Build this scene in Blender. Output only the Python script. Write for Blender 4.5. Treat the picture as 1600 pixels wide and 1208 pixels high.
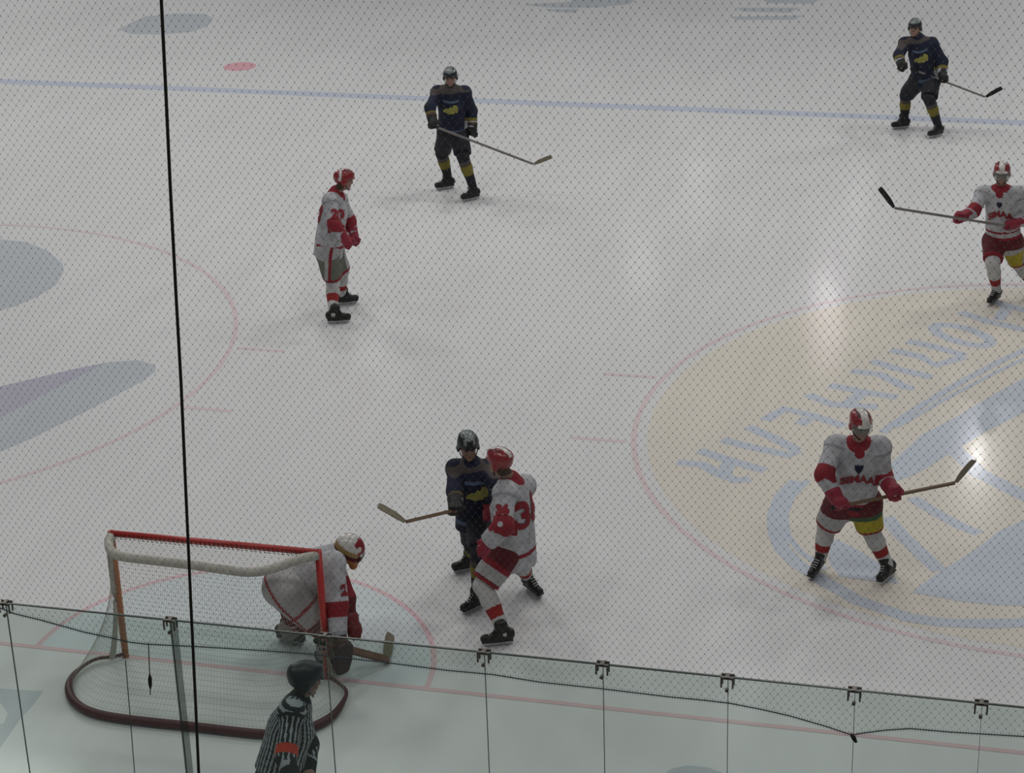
import bpy, bmesh, math, random
import numpy as np
from mathutils import Vector, Matrix
from mathutils.bvhtree import BVHTree
random.seed(5); rng = np.random.default_rng(5)
sc = bpy.context.scene; COL = sc.collection
for o in list(bpy.data.objects): bpy.data.objects.remove(o)

# ------------------------------------------------------------------ camera
F_PX = 3386.02; CAM = np.array([6.6505, -15.0933, 9.7026]); YAW, PITCH, ROLL = -0.2593036, 0.4125695, -0.0336405
def cam_axes():
    f = np.array([math.cos(PITCH)*math.sin(YAW), math.cos(PITCH)*math.cos(YAW), -math.sin(PITCH)])
    r = np.array([math.cos(YAW), -math.sin(YAW), 0.]); u = np.cross(r, f)
    c, s = math.cos(ROLL), math.sin(ROLL)
    return c*r+s*u, -s*r+c*u, f
CR, CU, CF = cam_axes()
cd = bpy.data.cameras.new('camera'); cam = bpy.data.objects.new('camera', cd); COL.objects.link(cam)
cd.sensor_fit = 'HORIZONTAL'; cd.sensor_width = 36.; cd.lens = F_PX/1600*36.; cd.clip_end = 300
cam.matrix_world = Matrix(((CR[0], CU[0], -CF[0], CAM[0]), (CR[1], CU[1], -CF[1], CAM[1]), (CR[2], CU[2], -CF[2], CAM[2]), (0, 0, 0, 1)))
sc.camera = cam
def ray(px, py):
    d = CF + CR*(px-800)/F_PX - CU*(py-604)/F_PX
    return d
def G(px, py, z=0.):                       # point of the world at height z
    d = ray(px, py); return CAM + d*((z-CAM[2])/d[2])
def PY(px, py, Y):                         # point of the world on the plane y = Y
    d = ray(px, py); return CAM + d*((Y-CAM[1])/d[1])

# ------------------------------------------------------------------ world, lamps, exposure
w = bpy.data.worlds.new('arena_air'); sc.world = w; w.use_nodes = True
w.node_tree.nodes['Background'].inputs[0].default_value = (0.80, 0.84, 0.90, 1); w.node_tree.nodes['Background'].inputs[1].default_value = 0.34
sc.view_settings.view_transform = 'Standard'; sc.view_settings.look = 'None'
sc.view_settings.exposure = -1.57; sc.view_settings.gamma = 1.0; sc.view_settings.use_curve_mapping = False
def lamp(x, y, z, size, power, col=(1, 0.985, 0.955)):
    ld = bpy.data.lights.new('arena_and_fill_lamp', 'AREA'); ld.shape = 'RECTANGLE'; ld.size = size; ld.size_y = size*0.6
    ld.energy = power; ld.color = col
    lo = bpy.data.objects.new('arena_and_fill_lamp', ld); COL.objects.link(lo); lo.location = (x, y, z)
LAMP_Z = 13.0
def glint_lamp(px, py, power, size=0.9):   # a ceiling lamp whose mirror image on the ice falls at this spot
    P = G(px, py); k = LAMP_Z/CAM[2]
    lamp(P[0]+(P[0]-CAM[0])*k, P[1]+(P[1]-CAM[1])*k, LAMP_Z, size, power)
for px, py, pw, sz in ((1292, 490, 130, .4), (1528, 720, 170, .4), (1150, 1090, 45, .4), (1340, 320, 35, .5), (1090, 290, 30, .8), (1000, 420, 35, .9), (590, 530, 30, .8), (440, 445, 25, .8), (150, 1120, 25, .5)):
    glint_lamp(px, py, pw, sz)
for x in (-11, -3.5, 4, 11.5):             # the other rows of lamps over the rink
    for y, pw in ((-5, 430), (5, 400), (14.5, 820)): lamp(x, y, LAMP_Z, 2.2, pw)
for x, y, pw in ((17, 27, 1900), (15, 40, 2600), (24, 40, 2600), (15, 52, 1800), (-15, 18, 700), (-20, 25, 1500), (-27, 33, 2400), (-31, 42, 5200), (-40, 52, 4500)): lamp(x, y, LAMP_Z, 2.2, pw)   # added fill lamps off to the sides, brightening the far ice without glints

# ------------------------------------------------------------------ materials
MATS = {}
def mat(name, col, rough=0.7, bump=0.0, bscale=30., var=0.08, vscale=6., metallic=0., spec=0.4, trans=0.0, coat=0.0):
    if name in MATS: return MATS[name]
    m = bpy.data.materials.new(name); m.use_nodes = True; MATS[name] = m
    nt = m.node_tree; b = nt.nodes['Principled BSDF']
    tc = nt.nodes.new('ShaderNodeTexCoord')
    n = nt.nodes.new('ShaderNodeTexNoise'); n.inputs['Scale'].default_value = vscale; n.inputs['Detail'].default_value = 4
    nt.links.new(tc.outputs['Object'], n.inputs['Vector'])
    r = nt.nodes.new('ShaderNodeValToRGB'); c = np.array(col[:3])
    r.color_ramp.elements[0].position = 0.3; r.color_ramp.elements[1].position = 0.7
    r.color_ramp.elements[0].color = (*(c*(1-var)), 1); r.color_ramp.elements[1].color = (*np.minimum(c*(1+var), 1), 1)
    nt.links.new(n.outputs[0], r.inputs[0]); nt.links.new(r.outputs[0], b.inputs['Base Color'])
    b.inputs['Roughness'].default_value = rough; b.inputs['Metallic'].default_value = metallic
    b.inputs['Specular IOR Level'].default_value = spec; b.inputs['Coat Weight'].default_value = coat
    if bump:
        n2 = nt.nodes.new('ShaderNodeTexNoise'); n2.inputs['Scale'].default_value = bscale; n2.inputs['Detail'].default_value = 3
        nt.links.new(tc.outputs['Object'], n2.inputs['Vector'])
        bp = nt.nodes.new('ShaderNodeBump'); bp.inputs['Strength'].default_value = bump; bp.inputs['Distance'].default_value = 0.02
        nt.links.new(n2.outputs[0], bp.inputs['Height']); nt.links.new(bp.outputs[0], b.inputs['Normal'])
    return m
def ice_mat(name, col, var=0.035):
    """painted ice under a thin scratched water-clear surface"""
    m = bpy.data.materials.new(name); m.use_nodes = True; MATS[name] = m
    nt = m.node_tree; b = nt.nodes['Principled BSDF']; L = nt.links.new
    tc = nt.nodes.new('ShaderNodeTexCoord')
    def noise(scale, detail, rot=0., sx=1., sy=1.):
        mp = nt.nodes.new('ShaderNodeMapping'); mp.inputs['Rotation'].default_value = (0, 0, rot); mp.inputs['Scale'].default_value = (sx, sy, 1)
        n = nt.nodes.new('ShaderNodeTexNoise'); n.inputs['Scale'].default_value = scale; n.inputs['Detail'].default_value = detail
        L(tc.outputs['Object'], mp.inputs[0]); L(mp.outputs[0], n.inputs['Vector']); return n.outputs[0]
    def math_(op, a, bb):
        q = nt.nodes.new('ShaderNodeMath'); q.operation = op
        for i, v in enumerate((a, bb)):
            if isinstance(v, (int, float)): q.inputs[i].default_value = v
            else: L(v, q.inputs[i])
        return q.outputs[0]
    big = noise(0.35, 4); s1 = noise(3.0, 5, 0.5, 1., .12); s2 = noise(4.0, 5, -0.9, 1., .12); fine = noise(14, 4)
    mix = math_('ADD', math_('MULTIPLY', big, 0.5), math_('ADD', math_('MULTIPLY', s1, 0.25), math_('MULTIPLY', s2, 0.25)))
    r = nt.nodes.new('ShaderNodeValToRGB'); c = np.array(col)
    r.color_ramp.elements[0].position = 0.38; r.color_ramp.elements[1].position = 0.62
    r.color_ramp.elements[0].color = (*(c*(1-var)), 1); r.color_ramp.elements[1].color = (*np.minimum(c*(1+var), 1), 1)
    L(mix, r.inputs[0]); L(r.outputs[0], b.inputs['Base Color'])
    rr = nt.nodes.new('ShaderNodeMapRange'); rr.inputs[1].default_value = .35; rr.inputs[2].default_value = .65
    rr.inputs[3].default_value = .10; rr.inputs[4].default_value = .17
    L(math_('MULTIPLY', math_('ADD', s1, s2), .5), rr.inputs[0]); L(rr.outputs[0], b.inputs['Roughness'])
    b.inputs['IOR'].default_value = 1.31; b.inputs['Specular IOR Level'].default_value = 0.5
    bp = nt.nodes.new('ShaderNodeBump'); bp.inputs['Strength'].default_value = .04; bp.inputs['Distance'].default_value = .01
    L(math_('ADD', s1, math_('ADD', s2, fine)), bp.inputs['Height']); L(bp.outputs[0], b.inputs['Normal'])
    return m
ICE = ice_mat('ice_white', (.70, .70, .705))
ICE_RED = ice_mat('ice_faded_red', (.70, .50, .53)); ICE_PINK = ice_mat('ice_pale_pink', (.70, .585, .60))
ICE_BLUELINE = ice_mat('ice_blue_line', (.53, .575, .68)); ICE_CREASE = ice_mat('ice_crease_blue', (.635, .685, .705))
ICE_YEL = ice_mat('ice_sand_yellow', (.72, .675, .60)); ICE_BLUE = ice_mat('ice_logo_blue', (.55, .595, .67))
ICE_GREY = ice_mat('ice_ad_grey', (.50, .535, .57)); ICE_LILAC = ice_mat('ice_ad_lilac', (.46, .45, .53)); ICE_DOT = ice_mat('ice_dot_red', (.72, .40, .45))

# ------------------------------------------------------------------ object helpers
def props(o, label=None, cat=None, group=None, kind=None):
    for k, v in (('label', label), ('category', cat), ('group', group), ('kind', kind)):
        if v: o[k] = v
    return o
def empty(name, loc, label=None, cat=None, group=None):
    o = bpy.data.objects.new(name, None); COL.objects.link(o); o.location = [float(v) for v in loc]; o.empty_display_size = .2
    bpy.context.view_layer.update(); return props(o, label, cat, group)
def put(name, me, parent=None, smooth=False):
    o = bpy.data.objects.new(name, me); COL.objects.link(o)
    if smooth: me.polygons.foreach_set('use_smooth', [True]*len(me.polygons))
    if parent is not None:
        o.parent = parent; o.matrix_parent_inverse = world_of(parent).inverted()
    return o
def world_of(o):
    m = o.matrix_basis.copy()
    return (world_of(o.parent) @ o.matrix_parent_inverse @ m) if o.parent else m
class MB:
    def __init__(s): s.v = []; s.f = []; s.m = []
    def add(s, vs, fs, m=0):
        k = len(s.v); s.v += [tuple(float(c) for c in v) for v in vs]; s.f += [tuple(i+k for i in f) for f in fs]; s.m += [m]*len(fs)
    def box(s, c, h, ax=None, m=0):
        c = np.array(c, float); ax = np.eye(3) if ax is None else np.array(ax)
        vs = [c + ax[0]*h[0]*a + ax[1]*h[1]*b + ax[2]*h[2]*d for a in (-1, 1) for b in (-1, 1) for d in (-1, 1)]
        s.add(vs, [(0, 1, 3, 2), (4, 6, 7, 5), (0, 4, 5, 1), (2, 3, 7, 6), (0, 2, 6, 4), (1, 5, 7, 3)], m)
    def tube(s, pts, r, n=8, closed=False, m=0, flat=1.0, up=None):
        pts = [np.array(p, float) for p in pts]; N = len(pts); vs = []; rr = r if hasattr(r, '__len__') else [r]*N
        ref = np.array([0, 0, 1.]) if up is None else np.array(up, float)
        for i, p in enumerate(pts):
            a = pts[(i-1) % N] if (closed or i > 0) else p; b = pts[(i+1) % N] if (closed or i < N-1) else p
            t = b-a; t = t/(np.linalg.norm(t)+1e-12)
            x = np.cross(t, ref)
            if np.linalg.norm(x) < 1e-3: x = np.cross(t, [0.3, 1, 0.1])
            x /= np.linalg.norm(x); y = np.cross(x, t)
            for k in range(n):
                q = 2*math.pi*(k+.5)/n; vs.append(p + x*math.cos(q)*rr[i]*flat + y*math.sin(q)*rr[i])
        fs = []
        for i in range(N if closed else N-1):
            j = (i+1) % N
            for k in range(n): fs.append((i*n+k, i*n+(k+1) % n, j*n+(k+1) % n, j*n+k))
        if not closed: fs += [tuple(range(n))[::-1], tuple((N-1)*n+k for k in range(n))]
        s.add(vs, fs, m)
    def mesh(s, name, mats):
        me = bpy.data.meshes.new(name); me.from_pydata(s.v, [], s.f)
        for m in (mats if isinstance(mats, (list, tuple)) else [mats]): me.materials.append(m)
        me.polygons.foreach_set('material_index', s.m); me.update(); return me
    def build(s, name, mats, parent=None, smooth=False): return put(name, s.mesh(name, mats), parent, smooth)

# ------------------------------------------------------------------ the ice and everything painted in it
mb = MB(); x0, x1, y0, y1 = -15, 15, -4.1, 56
nx, ny = 60, 120
mb.box(((x0+x1)/2, (y0+y1)/2, -.05), ((x1-x0)/2, (y1-y0)/2, .05))
floor = props(mb.build('floor', ICE), 'pale grey white ice sheet with painted lines and circles', None, None, 'structure')
lift = [0.0024]
def paint_poly(mb, pts2, z): mb.add([(p[0], p[1], z) for p in pts2], [tuple(range(len(pts2)))])
def ring(mb, c, r0, r1, z, a0=0, a1=2*math.pi, n=96):
    vs = []; fs = []
    for i in range(n+1):
        a = a0+(a1-a0)*i/n
        for r in (r0, r1): vs.append((c[0]+r*math.cos(a), c[1]+r*math.sin(a), z))
    for i in range(n): fs.append((2*i, 2*i+1, 2*i+3, 2*i+2))
    mb.add(vs, fs)
def strip(mb, pts2, wd, z):
    pts = [np.array(p[:2], float) for p in pts2]; vs = []; fs = []
    for i, p in enumerate(pts):
        t = pts[min(i+1, len(pts)-1)]-pts[max(i-1, 0)]; t /= np.linalg.norm(t); n = np.array([-t[1], t[0]])
        vs += [(*(p+n*wd/2), z), (*(p-n*wd/2), z)]
    for i in range(len(pts)-1): fs.append((2*i, 2*i+1, 2*i+3, 2*i+2))
    mb.add(vs, fs)
def painted(name, m, fn, label=None):
    z_ = {ICE_YEL: 1, ICE_GREY: 1, ICE_CREASE: 1, ICE_BLUELINE: 1, ICE_DOT: 1, ICE_LILAC: 2, ICE: 2, ICE_PINK: 2, ICE_BLUE: 3 if name == 'ice_logo' else 2, ICE_RED: 2 if name == 'crease_line' else 3}[m]*.0007
    b = MB(); fn(b, z_); me = b.mesh(name, m)
    o = put(name, me, floor); props(o, label, kind='structure')
    for p in me.polygons:
        if p.normal.z < 0: p.flip()
    me.update(); return o
Gp = lambda L: [G(*p)[:2] for p in L]
# advertising inside the left circle, near the goal corner, and far up the ice
painted('painted_advert', ICE_GREY, lambda b, z: (
    paint_poly(b, Gp([(-60, 376), (0, 374), (40, 378), (75, 392), (98, 412), (100, 424), (88, 445), (60, 463), (25, 478), (-10, 488), (-60, 495)]), z),
    paint_poly(b, Gp([(-60, 625), (0, 604), (60, 590), (110, 578), (170, 566), (215, 563), (243, 570), (243, 580), (225, 595), (190, 613), (150, 635), (100, 660), (50, 685), (0, 706), (-60, 725)]), z)), 'grey advert shapes in the left circle')
painted('painted_advert', ICE_LILAC, lambda b, z: paint_poly(b, Gp([(-60, 620), (0, 604), (60, 590), (110, 578), (165, 567), (120, 590), (80, 610), (40, 632), (0, 652), (-60, 672)]), z), 'lilac edge of the swoosh')
painted('painted_advert', ICE_GREY, lambda b, z: (
    paint_poly(b, Gp([(-60, 1078), (0, 1076), (68, 1080), (52, 1102), (30, 1126), (0, 1170), (-40, 1190), (-60, 1140)]), z),
    paint_poly(b, Gp([(1040, 1208), (1050, 1201), (1075, 1196), (1105, 1199), (1130, 1208), (1120, 1230), (1060, 1230)]), z)), 'grey advert corner behind the goal')
painted('painted_advert', ICE, lambda b, z: paint_poly(b, Gp([(-30, 1095), (2, 1100), (12, 1115), (6, 1130), (-30, 1140)]), z))
painted('painted_advert', ICE_GREY, lambda b, z: (
    paint_poly(b, Gp([(183, 46), (205, 36), (225, 26), (275, 21), (320, 22), (334, 29), (325, 40), (300, 50), (250, 54), (205, 53)]), z),
    paint_poly(b, Gp([(815, 7), (890, 3), (905, -8), (1000, -8), (985, 6), (930, 12), (860, 12)]), z),
    paint_poly(b, Gp([(850, 14), (905, 14), (900, 20), (860, 18)]), z),
    paint_poly(b, Gp([(1180, -8), (1290, -8), (1270, 6), (1200, 5)]), z),
    paint_poly(b, Gp([(1150, 12), (1250, 12), (1235, 20), (1160, 18)]), z),
    paint_poly(b, Gp([(1140, 26), (1255, 24), (1240, 31), (1150, 31)]), z)), 'blurred grey adverts at the top of the ice')
YB = 17.3
painted('blue_line', ICE_BLUELINE, lambda b, z: paint_poly(b, [(-15, YB-.13), (15, YB-.13), (15, YB+.13), (-15, YB+.13)], z))
painted('faceoff_dot', ICE_DOT, lambda b, z: paint_poly(b, [(-6.95+.28*math.cos(a), YB+1.45+.28*math.sin(a)) for a in np.linspace(0, 2*math.pi, 40)[:-1]], z))
def hashes(b, c, z):
    for sx in (-1, 1):
        for sy in (-1, 1): strip(b, [(c[0]+sx*4.5, c[1]+sy*.86), (c[0]+sx*5.1, c[1]+sy*.86)], .06, z)
painted('faceoff_circle', ICE_PINK, lambda b, z: (ring(b, (-7, 6), 4.47, 4.53, z), hashes(b, (-7, 6), z)), 'thin pink faceoff circle on the left')
painted('faceoff_circle_fill', ICE_YEL, lambda b, z: ring(b, (7, 6), 0.001, 4.36, z), 'sand yellow disc')
painted('faceoff_circle', ICE_PINK, lambda b, z: (ring(b, (7, 6), 4.47, 4.53, z), hashes(b, (7, 6), z)), 'thin pink faceoff circle on the right')
# the blue lettering and logo in the yellow disc
STROKES = [[(1058, 722), (1100, 727), (1122, 740), (1150, 751), (1172, 748)], [(1092, 704), (1125, 715), (1196, 736)], [(1132, 742), (1140, 720)],
    [(1128, 687), (1170, 698), (1236, 712), (1246, 704)], [(1168, 667), (1210, 685), (1246, 704)],
    [(1195, 657), (1226, 639), (1270, 650), (1320, 666)], [(1250, 664), (1262, 654)],
    [(1262, 617), (1300, 632), (1372, 636)], [(1296, 602), (1350, 613), (1402, 621)], [(1320, 634), (1350, 613)],
    [(1330, 580), (1375, 585), (1416, 606), (1428, 606)], [(1362, 564), (1400, 576), (1456, 590)],
    [(1392, 547), (1440, 558), (1462, 571), (1506, 558)], [(1418, 533), (1460, 542), (1508, 556)],
    [(1504+44*math.cos(a)+.55*0, 524+12*math.sin(a)+11*math.cos(a)) for a in np.linspace(0, 2*math.pi, 33)],
    [(1500, 488), (1545, 503), (1604, 516)], [(1548, 470), (1604, 486)], [(1560, 500), (1575, 478)]]
painted('ice_lettering', ICE_BLUE, lambda b, z: [strip(b, Gp(s), .145, z+.00001*i) for i, s in enumerate(STROKES)], 'pale blue letters across the yellow disc')
painted('ice_logo', ICE_BLUE, lambda b, z: (
    strip(b, Gp([(1378, 676), (1430, 640), (1500, 598), (1560, 566), (1660, 520)]), .10, z),
    strip(b, Gp([(1400, 668), (1480, 622), (1560, 580), (1660, 532)]), .06, z+.00002),
    paint_poly(b, Gp([(1392, 724), (1440, 680), (1500, 648), (1560, 612), (1660, 560), (1680, 600), (1600, 645), (1540, 675), (1480, 712), (1430, 742), (1400, 752)]), z),
    strip(b, Gp([(1480, 692), (1530, 740), (1590, 770), (1660, 800)]), .20, z+.00004),
    strip(b, Gp([(1246, 752), (1222, 776), (1211, 806), (1212, 832), (1222, 859), (1246, 882), (1290, 910), (1339, 938), (1418, 965), (1471, 973), (1540, 975), (1640, 972)]), .16, z+.00006),
    strip(b, Gp([(1262, 750), (1236, 778), (1226, 806), (1230, 836), (1250, 862), (1290, 890)]), .07, z+.00004),
    paint_poly(b, Gp([(1294, 848), (1307, 843), (1345, 862), (1381, 885), (1405, 912), (1360, 908), (1312, 901), (1296, 880)]), z),
    strip(b, Gp([(1384, 808), (1410, 838), (1440, 866), (1468, 892)]), .16, z+.00004),
    strip(b, Gp([(1425, 778), (1460, 800), (1500, 822), (1530, 834)]), .14, z+.00006),
    paint_poly(b, Gp([(1425, 926), (1452, 905), (1490, 880), (1524, 859), (1564, 828), (1640, 796), (1640, 948), (1560, 946), (1500, 940)]), z)), 'pale blue emblem in the yellow disc')
# crease, goal line
painted('goal_crease', ICE_CREASE, lambda b, z: ring(b, (0, 0), .001, 1.78, z, 0, math.pi), 'pale turquoise goal crease')
painted('crease_line', ICE_RED, lambda b, z: ring(b, (0, 0), 1.775, 1.825, z, 0, math.pi))
painted('goal_line', ICE_RED, lambda b, z: paint_poly(b, [(-14.6, -.028), (14.6, -.028), (14.6, .028), (-14.6, .028)], z))
FLOOR_TOP = lift[0]

# ------------------------------------------------------------------ end boards and glass
GY = -4.20; GT = 3.0; BT = 1.12
WHITE_BOARD = mat('board_white', (.75, .76, .78), .35, spec=.5); YELLOW_KICK = mat('kick_yellow', (.75, .6, .12), .4)
mb = MB(); mb.box((0, GY-.02, BT/2+.05), (15.2, .07, BT/2-.06)); mb.box((0, GY-.02, BT), (15.2, .09, .025)); mb.box((0, GY+.055, .12), (15.2, .01, .1), m=1)
props(mb.build('wall_end', [WHITE_BOARD, YELLOW_KICK]), 'white end boards below the glass', None, None, 'structure')
mb = MB(); mb.box((0, GY-6.5, -.1), (16, 6.4, .05)); props(mb.build('floor_stand', mat('concrete_grey', (.22, .22, .23), .8)), 'grey concrete walkway behind the boards', None, None, 'structure')
def glass_mat(name, tint, haze, hcol):
    m = bpy.data.materials.new(name); m.use_nodes = True; nt = m.node_tree; nt.nodes.clear(); L = nt.links.new
    out = nt.nodes.new('ShaderNodeOutputMaterial'); tr = nt.nodes.new('ShaderNodeBsdfTransparent'); tr.inputs[0].default_value = (*tint, 1)
    gl = nt.nodes.new('ShaderNodeBsdfGlossy'); gl.inputs['Roughness'].default_value = .08; gl.inputs[0].default_value = (.9, .95, .92, 1)
    df = nt.nodes.new('ShaderNodeBsdfDiffuse'); df.inputs[0].default_value = (*hcol, 1)
    n = nt.nodes.new('ShaderNodeTexNoise'); n.inputs['Scale'].default_value = 3; tc = nt.nodes.new('ShaderNodeTexCoord'); L(tc.outputs['Object'], n.inputs['Vector'])
    mr = nt.nodes.new('ShaderNodeMapRange'); mr.inputs[3].default_value = haze*.7; mr.inputs[4].default_value = haze*1.3; L(n.outputs[0], mr.inputs[0])
    m1 = nt.nodes.new('ShaderNodeMixShader'); L(mr.outputs[0], m1.inputs[0]); L(tr.outputs[0], m1.inputs[1]); L(df.outputs[0], m1.inputs[2])
    m2 = nt.nodes.new('ShaderNodeMixShader'); m2.inputs[0].default_value = .02; L(m1.outputs[0], m2.inputs[1]); L(gl.outputs[0], m2.inputs[2])
    L(m2.outputs[0], out.inputs[0]); MATS[name] = m; return m
GLASS = glass_mat('board_glass', (.88, .93, .905), .035, (.6, .75, .68))
GEDGE = mat('glass_edge_green', (.10, .13, .11), .3); SEAL = glass_mat('clear_seal_strip', (.66, .68, .66), .10, (.4, .42, .4))
CLAMP = mat('clamp_steel', (.20, .18, .16), .45, metallic=.6)
JX = [0.375-1.14, 0.375, 1.50, 2.52, 3.53, 4.26, 5.01, 5.75, 6.47, 7.21, 7.95]
where = ['beyond the left edge of the photo', 'left of the goal', 'behind the goal mouth', 'behind the goalie and referee', 'right of the referee', 'below the two grappling players', 'left of the one with the rope knot',
         'ending at the net rope knot', 'starting at the net rope knot', 'rightmost, cut by the photo edge']
for i in range(len(JX)-1):
    a, b = JX[i]+.005, JX[i+1]-.001; c = (a+b)/2
    e = empty('rink_glass', (c, GY, BT+.03), 'clear greenish glass panel on the end boards, '+where[i], 'glass panel', 'glass panels along the end boards')
    g = MB(); g.box((c, GY, (BT+.03+GT)/2), ((b-a)/2, .006, (GT-BT-.03)/2)); g.build('pane', GLASS, e)
    g = MB(); g.box((c, GY, GT+.003), ((b-a)/2, .007, .0035)); g.box((a-.002, GY, (BT+.03+GT)/2), (.0016, .0065, (GT-BT-.03)/2)); g.build('polished_edge', GEDGE, e)
cl_where = ['at the left edge of the photo', 'behind the goal beside the black cable', 'hidden by the goalie and referee', 'below the skate of player 36', 'right of the grappling players', 'beside the clamp above the knot',
            'above the rope knot', 'nearest the right edge of the photo']
for i, x in enumerate(JX[1:9]):
    e = empty('glass_clamp', (x, GY, GT), 'small dark clamp on the glass top, '+cl_where[i], 'clamp', 'clamps on the glass top')
    g = MB()
    for s in (-1, 1): g.box((x+s*.034, GY-.022, GT-.03), (.005, .004, .028)); g.box((x+s*.034, GY+.022, GT-.03), (.005, .004, .028))
    g.box((x, GY-.022, GT+.006), (.039, .004, .007)); g.box((x, GY+.022, GT+.006), (.039, .004, .007)); g.box((x, GY, GT+.011), (.012, .026, .004))
    g.build('bracket', CLAMP, e)
    g = MB(); g.tube([(x, GY-.034, GT-.072), (x, GY-.012, GT-.072)], .011, 10); g.build('bolt', CLAMP, e)
g = MB(); g.box((1.50+.028, GY-.016, (GT+BT)/2), (.026, .004, (GT-BT)/2)); props(g.build('seal_strip', SEAL), 'translucent grey vertical strip covering the glass joint behind the goal', 'strip')

# ------------------------------------------------------------------ the hanging safety net in front of the glass
NY = GY-.06
ROPE_L = [(-120, 925), (-40, 940), (0, 950), (22, 959), (60, 968), (132, 988), (170, 996), (205, 1004), (232, 1007)]
ROPE = ROPE_L + [(300, 1010), (400, 1016), (484, 1022), (600, 1035), (700, 1047.7), (769, 1054), (844, 1066), (938, 1076), (1045, 1089), (1102, 1094.5), (1140, 1099), (1187, 1108), (1235, 1119), (1290, 1135), (1332, 1149),
        (1345, 1146), (1384, 1141), (1422, 1138.6), (1485, 1144), (1600, 1151), (1740, 1162), (1900, 1180)]
RP = np.array([PY(x, y, NY) for x, y in ROPE])
TWINE = mat('net_twine_dark', (.16, .16, .14), .9); CORD = mat('net_cord_teal', (.06, .08, .09), .7)
BLACK = mat('black_cable', (.016, .015, .008), .5)
net = empty('safety_net', RP[12], 'fine dark protective netting hung before the ice, its rope hem sagging over the glass', 'net')
g = MB(); g.tube(RP, .0042, 6); g.build('hem_rope', CORD, net, True)
CW, CH = .0455, .0605
def make_net():
    xa, xb, zt = RP[0][0]+.02, RP[-1][0]-.02, 9.0
    nx = int((xb-xa)/CW*2); zb = RP[:, 2].min(); nz = int((zt-zb)/CH*2)
    I, J = np.meshgrid(np.arange(nx+1), np.arange(nz+1), indexing='ij')
    X = xa+I*CW/2; Z = zb+J*CH/2
    ph = rng.uniform(0, 6.28, 8)
    dx = .010*np.sin(X*1.7+Z*.9+ph[0])+.006*np.sin(X*3.1-Z*2.3+ph[1]); dz = .010*np.sin(X*2.1-Z*1.1+ph[2])+.007*np.sin(Z*3.3+ph[3])
    dy = .008*np.sin(X*1.3+ph[4])*np.sin(Z*1.1+ph[5])
    zr = np.interp(X, RP[:, 0], RP[:, 2])
    P = np.stack([X+dx, NY+dy, Z+dz], -1)
    ok = ((I+J) % 2 == 0) & (P[..., 2] > zr)
    segs = []
    for s in (1, -1):
        a = P[1:-1, :-1]; b = P[2:, 1:] if s == 1 else P[:-2, 1:]
        m = ok[1:-1, :-1] & (ok[2:, 1:] if s == 1 else ok[:-2, 1:])
        segs.append((a[m], b[m]))
    # meshes cut by the rope get short tails down to it
    a = np.concatenate([q[0] for q in segs]); b = np.concatenate([q[1] for q in segs])
    low = ok.copy(); low[:, 1:] = False
    n = len(a); t = b-a; t /= np.linalg.norm(t, axis=1)[:, None]
    ux = np.array([0., 1., 0.])[None, :].repeat(n, 0); uy = np.cross(t, ux)
    vs = []
    for f, r in ((0, .0025), (.13, .0004), (.87, .0004), (1, .0025)):
        c = a+(b-a)*f
        for k in range(3):
            q = 2*math.pi*k/3; vs.append(c+ux*math.cos(q)*r+uy*math.sin(q)*r)
    V = np.stack(vs, 1).reshape(-1, 3)
    base = np.arange(n)[:, None]*12; F = []
    for rg in range(3):
        for k in range(3): F.append(base+np.array([[rg*3+k, rg*3+(k+1) % 3, (rg+1)*3+(k+1) % 3, (rg+1)*3+k]]))
    F = np.concatenate(F)
    me = bpy.data.meshes.new('netting'); me.vertices.add(len(V)); me.vertices.foreach_set('co', V.ravel())
    me.loops.add(F.size); me.loops.foreach_set('vertex_index', F.ravel().astype(np.int32))
    me.polygons.add(len(F)); me.polygons.foreach_set('loop_start', np.arange(len(F), dtype=np.int32)*4)
    me.materials.append(TWINE); me.update(); me.validate(); return me
put('netting', make_net(), net)
g = MB()
for i in range(1, 520):                      # stitches that lash the netting to the hem rope
    x = RP[0][0]+i*CW*.5*.999*2*.35*1.0
    if x > RP[-1][0]: break
    z = np.interp(x, RP[:, 0], RP[:, 2]); g.tube([(x, NY, z-.016), (x+.004, NY, z+.018)], .0012, 4)
props(g.build('lashing', CORD, net), kind='stuff')
g = MB(); A = PY(232, 1005, NY); B = PY(235, 1086, NY)
g.tube([A, (A+B)/2, B], .0035, 6); g.build('strap', BLACK, net)
g = MB(); A2 = PY(234, 1054, NY); B2 = PY(235, 1076, NY); g.tube([A2, A2*.7+B2*.3, A2*.3+B2*.7, B2], [.006, .013, .012, .006], 8); g.build('buckle', BLACK, net, True)
g = MB(); A = PY(1330, 1147, NY); B = PY(1338, 1160, NY); g.tube([A, (A+B)/2, B], [.009, .014, .008], 8); g.build('knot', BLACK, net, True)
# black steel cable and the thin tie line
ct, cb = PY(246, -125, NY-.08), PY(322, 1450, NY-.08)
mid = [PY(x, y, NY-.08) for x, y in ((252, 0), (258.5, 130), (266, 290), (275, 460), (283, 600), (290, 760), (295, 870), (299, 960), (305, 1085), (310.5, 1208))]
g = MB(); g.tube([ct]+mid+[cb], .0098, 10)
props(g.build('steel_cable', BLACK, None, True), 'thick black steel cable running from top to bottom across the goal', 'cable')
g = MB(); g.tube([PY(196, 1032, NY-.03), PY(203, 1115, NY-.03), PY(212, 1230, NY-.03)], .0035, 6)
props(g.build('tie_cord', GEDGE), 'thin dark cord hanging straight down behind the left goalpost', 'cord')

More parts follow.
